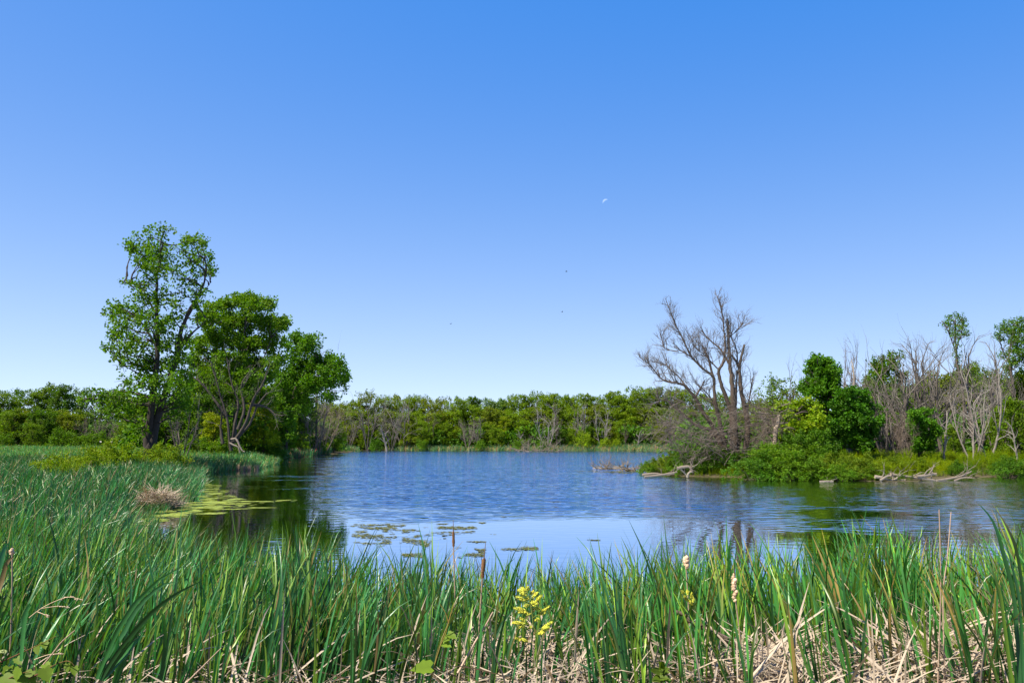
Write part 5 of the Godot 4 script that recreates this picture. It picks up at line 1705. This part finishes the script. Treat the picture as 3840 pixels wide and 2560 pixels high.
	for q in big:
		var first: Vector2 = q[3][0][0]
		var o := base("cattail_plant", spot(q[0], first.x, first.y, q[1]))
		tag(o, q[2], "cattail")
		for line in q[3]:
			var lm := Mb.new()
			var raw := traced(q[0], line, q[1], 0.05)
			var pts := PackedVector3Array()
			for i in 13:
				var f := i / 12.0 * (raw.size() - 1)
				var k := mini(int(f), raw.size() - 2)
				pts.append(raw[k].cubic_interpolate(raw[k + 1], raw[maxi(k - 1, 0)], raw[mini(k + 2, raw.size() - 1)], f - k) - o.position)
			var ws := PackedFloat32Array()
			var ac := PackedVector3Array()
			var tw := rng.randf_range(-0.7, 0.7)
			for i in 13:
				var s := i / 12.0
				ws.append(q[4] * 0.5 * (0.85 if s < 0.35 else 1.0) * (1.0 if s < 0.45 else 1.0 - pow((s - 0.45) / 0.55, 1.8) * 0.97))
				var tg := (pts[mini(i + 1, 12)] - pts[maxi(i - 1, 0)]).normalized()
				var sd := tg.cross(Vector3(sin(tw + s), 0.25, cos(tw + s))).normalized()
				ac.append(sd)
			var cc := reed_col()
			lm.ribbon(pts, ws, ac, cc[0] * 1.1, cc[1] * 1.1)
			part("leaf", lm.done(M.reed), o)
	# dry arching grass at the lower left and the fine dead weed at the right edge
	var dry := base("dry_grass", spot(NEAR_LEFT, 200, 1000, 4.1))
	tag(dry, "dry tan grass arching right over the dark reeds at the lower left", "grass")
	mb = Mb.new()
	for line in [[V(195, 1005), V(280, 940), V(370, 895), V(460, 865), V(560, 885)], [V(280, 942), V(380, 928), V(470, 935)], [V(250, 965), V(300, 985), V(330, 1003)], [V(230, 1290), V(330, 1255), V(430, 1250)]]:
		var pts := traced(NEAR_LEFT, line, 4.1, 0.02)
		for i in pts.size():
			pts[i] -= dry.position
		limb(mb, pts, 0.0026, 0.0012, 5, Color(0.5, 0.38, 0.24), Color(0.55, 0.42, 0.3))
		for k in 10:
			var a := along_line(pts, 0.6 + 0.04 * k)
			mb.lump(a[0] + around() * 0.006, Vector3(0.006, 0.003, 0.003), 3, 5, Color(0.5, 0.38, 0.26), rng, 0.1)
	part("stem", mb.done(M.straw), dry)
	var wd := base("dead_weed", spot(NEAR_RIGHT, 2290, 760, 5.4))
	wd.position.y = land(wd.position.x, wd.position.z)
	tag(wd, "fine reddish dead weed thicket behind the right edge cattail", "weed")
	mb = Mb.new()
	for i in 26:
		grow(mb, Vector3(rng.randf_range(-0.5, 0.6), 0, rng.randf_range(-0.4, 0.4)), Vector3(rng.randf_range(-0.25, 0.2), 1, rng.randf_range(-0.2, 0.2)).normalized(), rng.randf_range(0.35, 0.7), 0.004, 1, Color(0.26, 0.17, 0.12), Color(0.36, 0.25, 0.19), 0.5, 0.2, 6)
	part("stem", mb.done(M.bark), wd)


func vine_parts(o: Node3D, v: Array, d: float, stems: Array, leaves: Array, col: Color, stem_col: Color) -> void:
	for s in stems:
		var mb := Mb.new()
		var pts := traced(v, s, d, 0.02)
		for i in pts.size():
			pts[i] -= o.position
		limb(mb, pts, 0.0035, 0.0018, 6, stem_col, stem_col.lerp(col, 0.4))
		part("stem", mb.done(M.bark), o)
	for q in leaves:
		var mb := Mb.new()
		var dz := rng.randf_range(-0.04, 0.04)
		var p := spot(v, q[0].x, q[0].y, d + dz) - o.position
		var e := spot(v, q[1].x, q[1].y, d + dz - 0.02) - o.position
		lobed_leaf(mb, p, e, Vector3(rng.randf_range(-0.3, 0.3), 0.75, 0.6).normalized(), q[2], col * rng.randf_range(0.85, 1.2))
		part("leaf", mb.done(M.leaf), o)


func grass_panicle(label: String, v: Array, d: float, stem: Array, clusters: Array, per: int) -> void:
	var last: Vector2 = stem[stem.size() - 1]
	var o := base("flowering_grass", spot(v, last.x, last.y, d))
	tag(o, label, "grass")
	var st := Mb.new()
	var pts := traced(v, stem, d, 0.0)
	for i in pts.size():
		pts[i] -= o.position
	pts.append(Vector3(0, land(o.position.x, o.position.z) - o.position.y - 0.02, 0))
	limb(st, pts, 0.0016, 0.0024, 6, Color(0.34, 0.36, 0.09), Color(0.16, 0.24, 0.06))
	part("stem", st.done(M.seed), o)
	for q in clusters:
		var mb := Mb.new()
		var a := spot(v, q[0], q[1], d) - o.position
		var z := rng.randf_range(-0.025, 0.025)
		var b := spot(v, q[2], q[3], d + z) - o.position
		mb.tube(PackedVector3Array([a, a.lerp(b, 0.5) + Vector3(0, -0.003, 0), b]), PackedFloat32Array([0.0009, 0.0008, 0.0005]), 4, Color(0.32, 0.34, 0.08), Color(0.36, 0.36, 0.1))
		var l := a.distance_to(b)
		var along := (b - a).normalized()
		var n := int(per * 6 * clampf(l / 0.045, 0.8, 2.0))
		for k in n:
			var f := rng.randf_range(0.42, 1.02)
			var fat := 0.0075 * sin(PI * clampf((f - 0.3) / 0.8, 0.12, 0.95))
			var p := a.lerp(b, f) + around() * fat
			var c := Color(0.66, 0.60, 0.085).lerp(Color(0.52, 0.60, 0.10), rng.randf()) * rng.randf_range(0.75, 1.2)
			var e := (along + around() * 0.7 + Vector3.UP * 0.15).normalized()
			var r := rng.randf_range(0.0018, 0.003)
			mb.tube(PackedVector3Array([p - e * 0.004, p - e * 0.001, p + e * 0.003, p + e * 0.009]), PackedFloat32Array([0.0006, r, r * 0.8, 0.0002]), 5, c, c * 1.2)
		part("flower_cluster", mb.done(M.seed), o)


func sky_things() -> void:
	# the day moon: only the lit limb of its ball shows through the blue air
	var r := 15.0
	var c := at(2272, 758, 4000.0)
	var to_eye := (EYE - c).normalized()
	var bright := (Vector3(-0.62, 0.78, 0.0) - to_eye * Vector3(-0.62, 0.78, 0.0).dot(to_eye)).normalized()
	var across := to_eye.cross(bright)
	var mb := Mb.new()
	var nu := 16
	var nv := 6
	for i in nu + 1:
		var u := -PI * 0.5 + PI * i / nu
		for j in nv + 1:
			var w := lerpf(deg_to_rad(-8), deg_to_rad(62), float(j) / nv)
			var dir := across * sin(u) + (bright * cos(w) + to_eye * sin(w)) * cos(u)
			mb.v.append(dir * r * 1.15)
			mb.n.append(dir)
			mb.c.append(Color(1, 1, 1))
	for i in nu:
		for j in nv:
			var a := i * (nv + 1) + j
			mb.ix.append_array(PackedInt32Array([a, a + 1, a + nv + 1, a + 1, a + nv + 2, a + nv + 1]))
	var m := StandardMaterial3D.new()
	m.resource_name = "moonlight"
	m.albedo_color = Color(0.9, 0.9, 0.95, 0.1)
	m.transparency = BaseMaterial3D.TRANSPARENCY_ALPHA
	m.roughness = 1.0
	m.metallic_specular = 0.0
	m.emission_enabled = true
	m.emission = Color(0.75, 0.82, 1.0)
	m.emission_energy_multiplier = 0.32
	var moon := part("moon", mb.done(m), self)
	moon.position = c
	tag(moon, "faint pale crescent day moon high in the blue sky", "moon")
	# three dark swallows far off, and three white birds on the field
	for q in [[2124, 1018, 60.0, "tiny dark bird flying highest, below the moon"], [2108, 1169, 60.0, "tiny dark bird flying low, nearly under the highest one"], [1690, 1214, 62.0, "tiny dark bird flying lowest, left of the other two"]]:
		bird("swallow", q[3], at(q[0], q[1], q[2]), Color(0.012, 0.016, 0.022), 0.09, true)
	for q in [[376, 1656, 118.0, "small white bird on the left field, leftmost of three"], [417, 1656, 118.0, "small white bird on the left field, middle of three"], [444, 1653, 118.0, "small white bird on the left field, nearest the cottonwood"]]:
		bird("white_bird", q[3], at(q[0], q[1], q[2]), Color(0.8, 0.78, 0.74), 0.19, false)


func bird(called: String, label: String, where: Vector3, col: Color, s: float, flying: bool) -> void:
	var o := base(called, where)
	tag(o, label, "bird")
	o.rotation.y = rng.randf() * TAU
	var b := Mb.new()
	b.tube(PackedVector3Array([Vector3(-s, 0, 0), Vector3(-s * 0.4, 0.02 * s, 0), Vector3(s * 0.2, 0, 0), Vector3(s * 0.6, s * 0.12, 0), Vector3(s * 0.8, s * 0.25, 0), Vector3(s * 1.15, s * 0.2, 0)]), PackedFloat32Array([s * 0.04, s * 0.2, s * 0.32, s * 0.2, s * 0.17, s * 0.01]), 8, col, col)
	if not flying:
		for k in [-1, 1]:
			b.tube(PackedVector3Array([Vector3(0, -s * 0.2, k * s * 0.1), Vector3(0, -s * 1.2, k * s * 0.1)]), PackedFloat32Array([s * 0.04, s * 0.03]), 5, col * 0.5, col * 0.5)
	part("body", b.done(M.feather), o)
	for k in [-1, 1]:
		var w := Mb.new()
		w.flat = true
		if flying:
			w.leaf(Vector3(0, s * 0.1, k * s * 0.2), Vector3(-0.35, 0.3, k).normalized(), Vector3.RIGHT, Vector3.UP, s * 2.0, s * 0.7, col)
		else:
			w.leaf(Vector3(s * 0.5, s * 0.12, k * s * 0.26), Vector3(-1, -0.12, k * 0.05).normalized(), Vector3.UP, Vector3(0, 0, k), s * 1.4, s * 0.4, col)
		part("wing", w.done(M.feather), o)
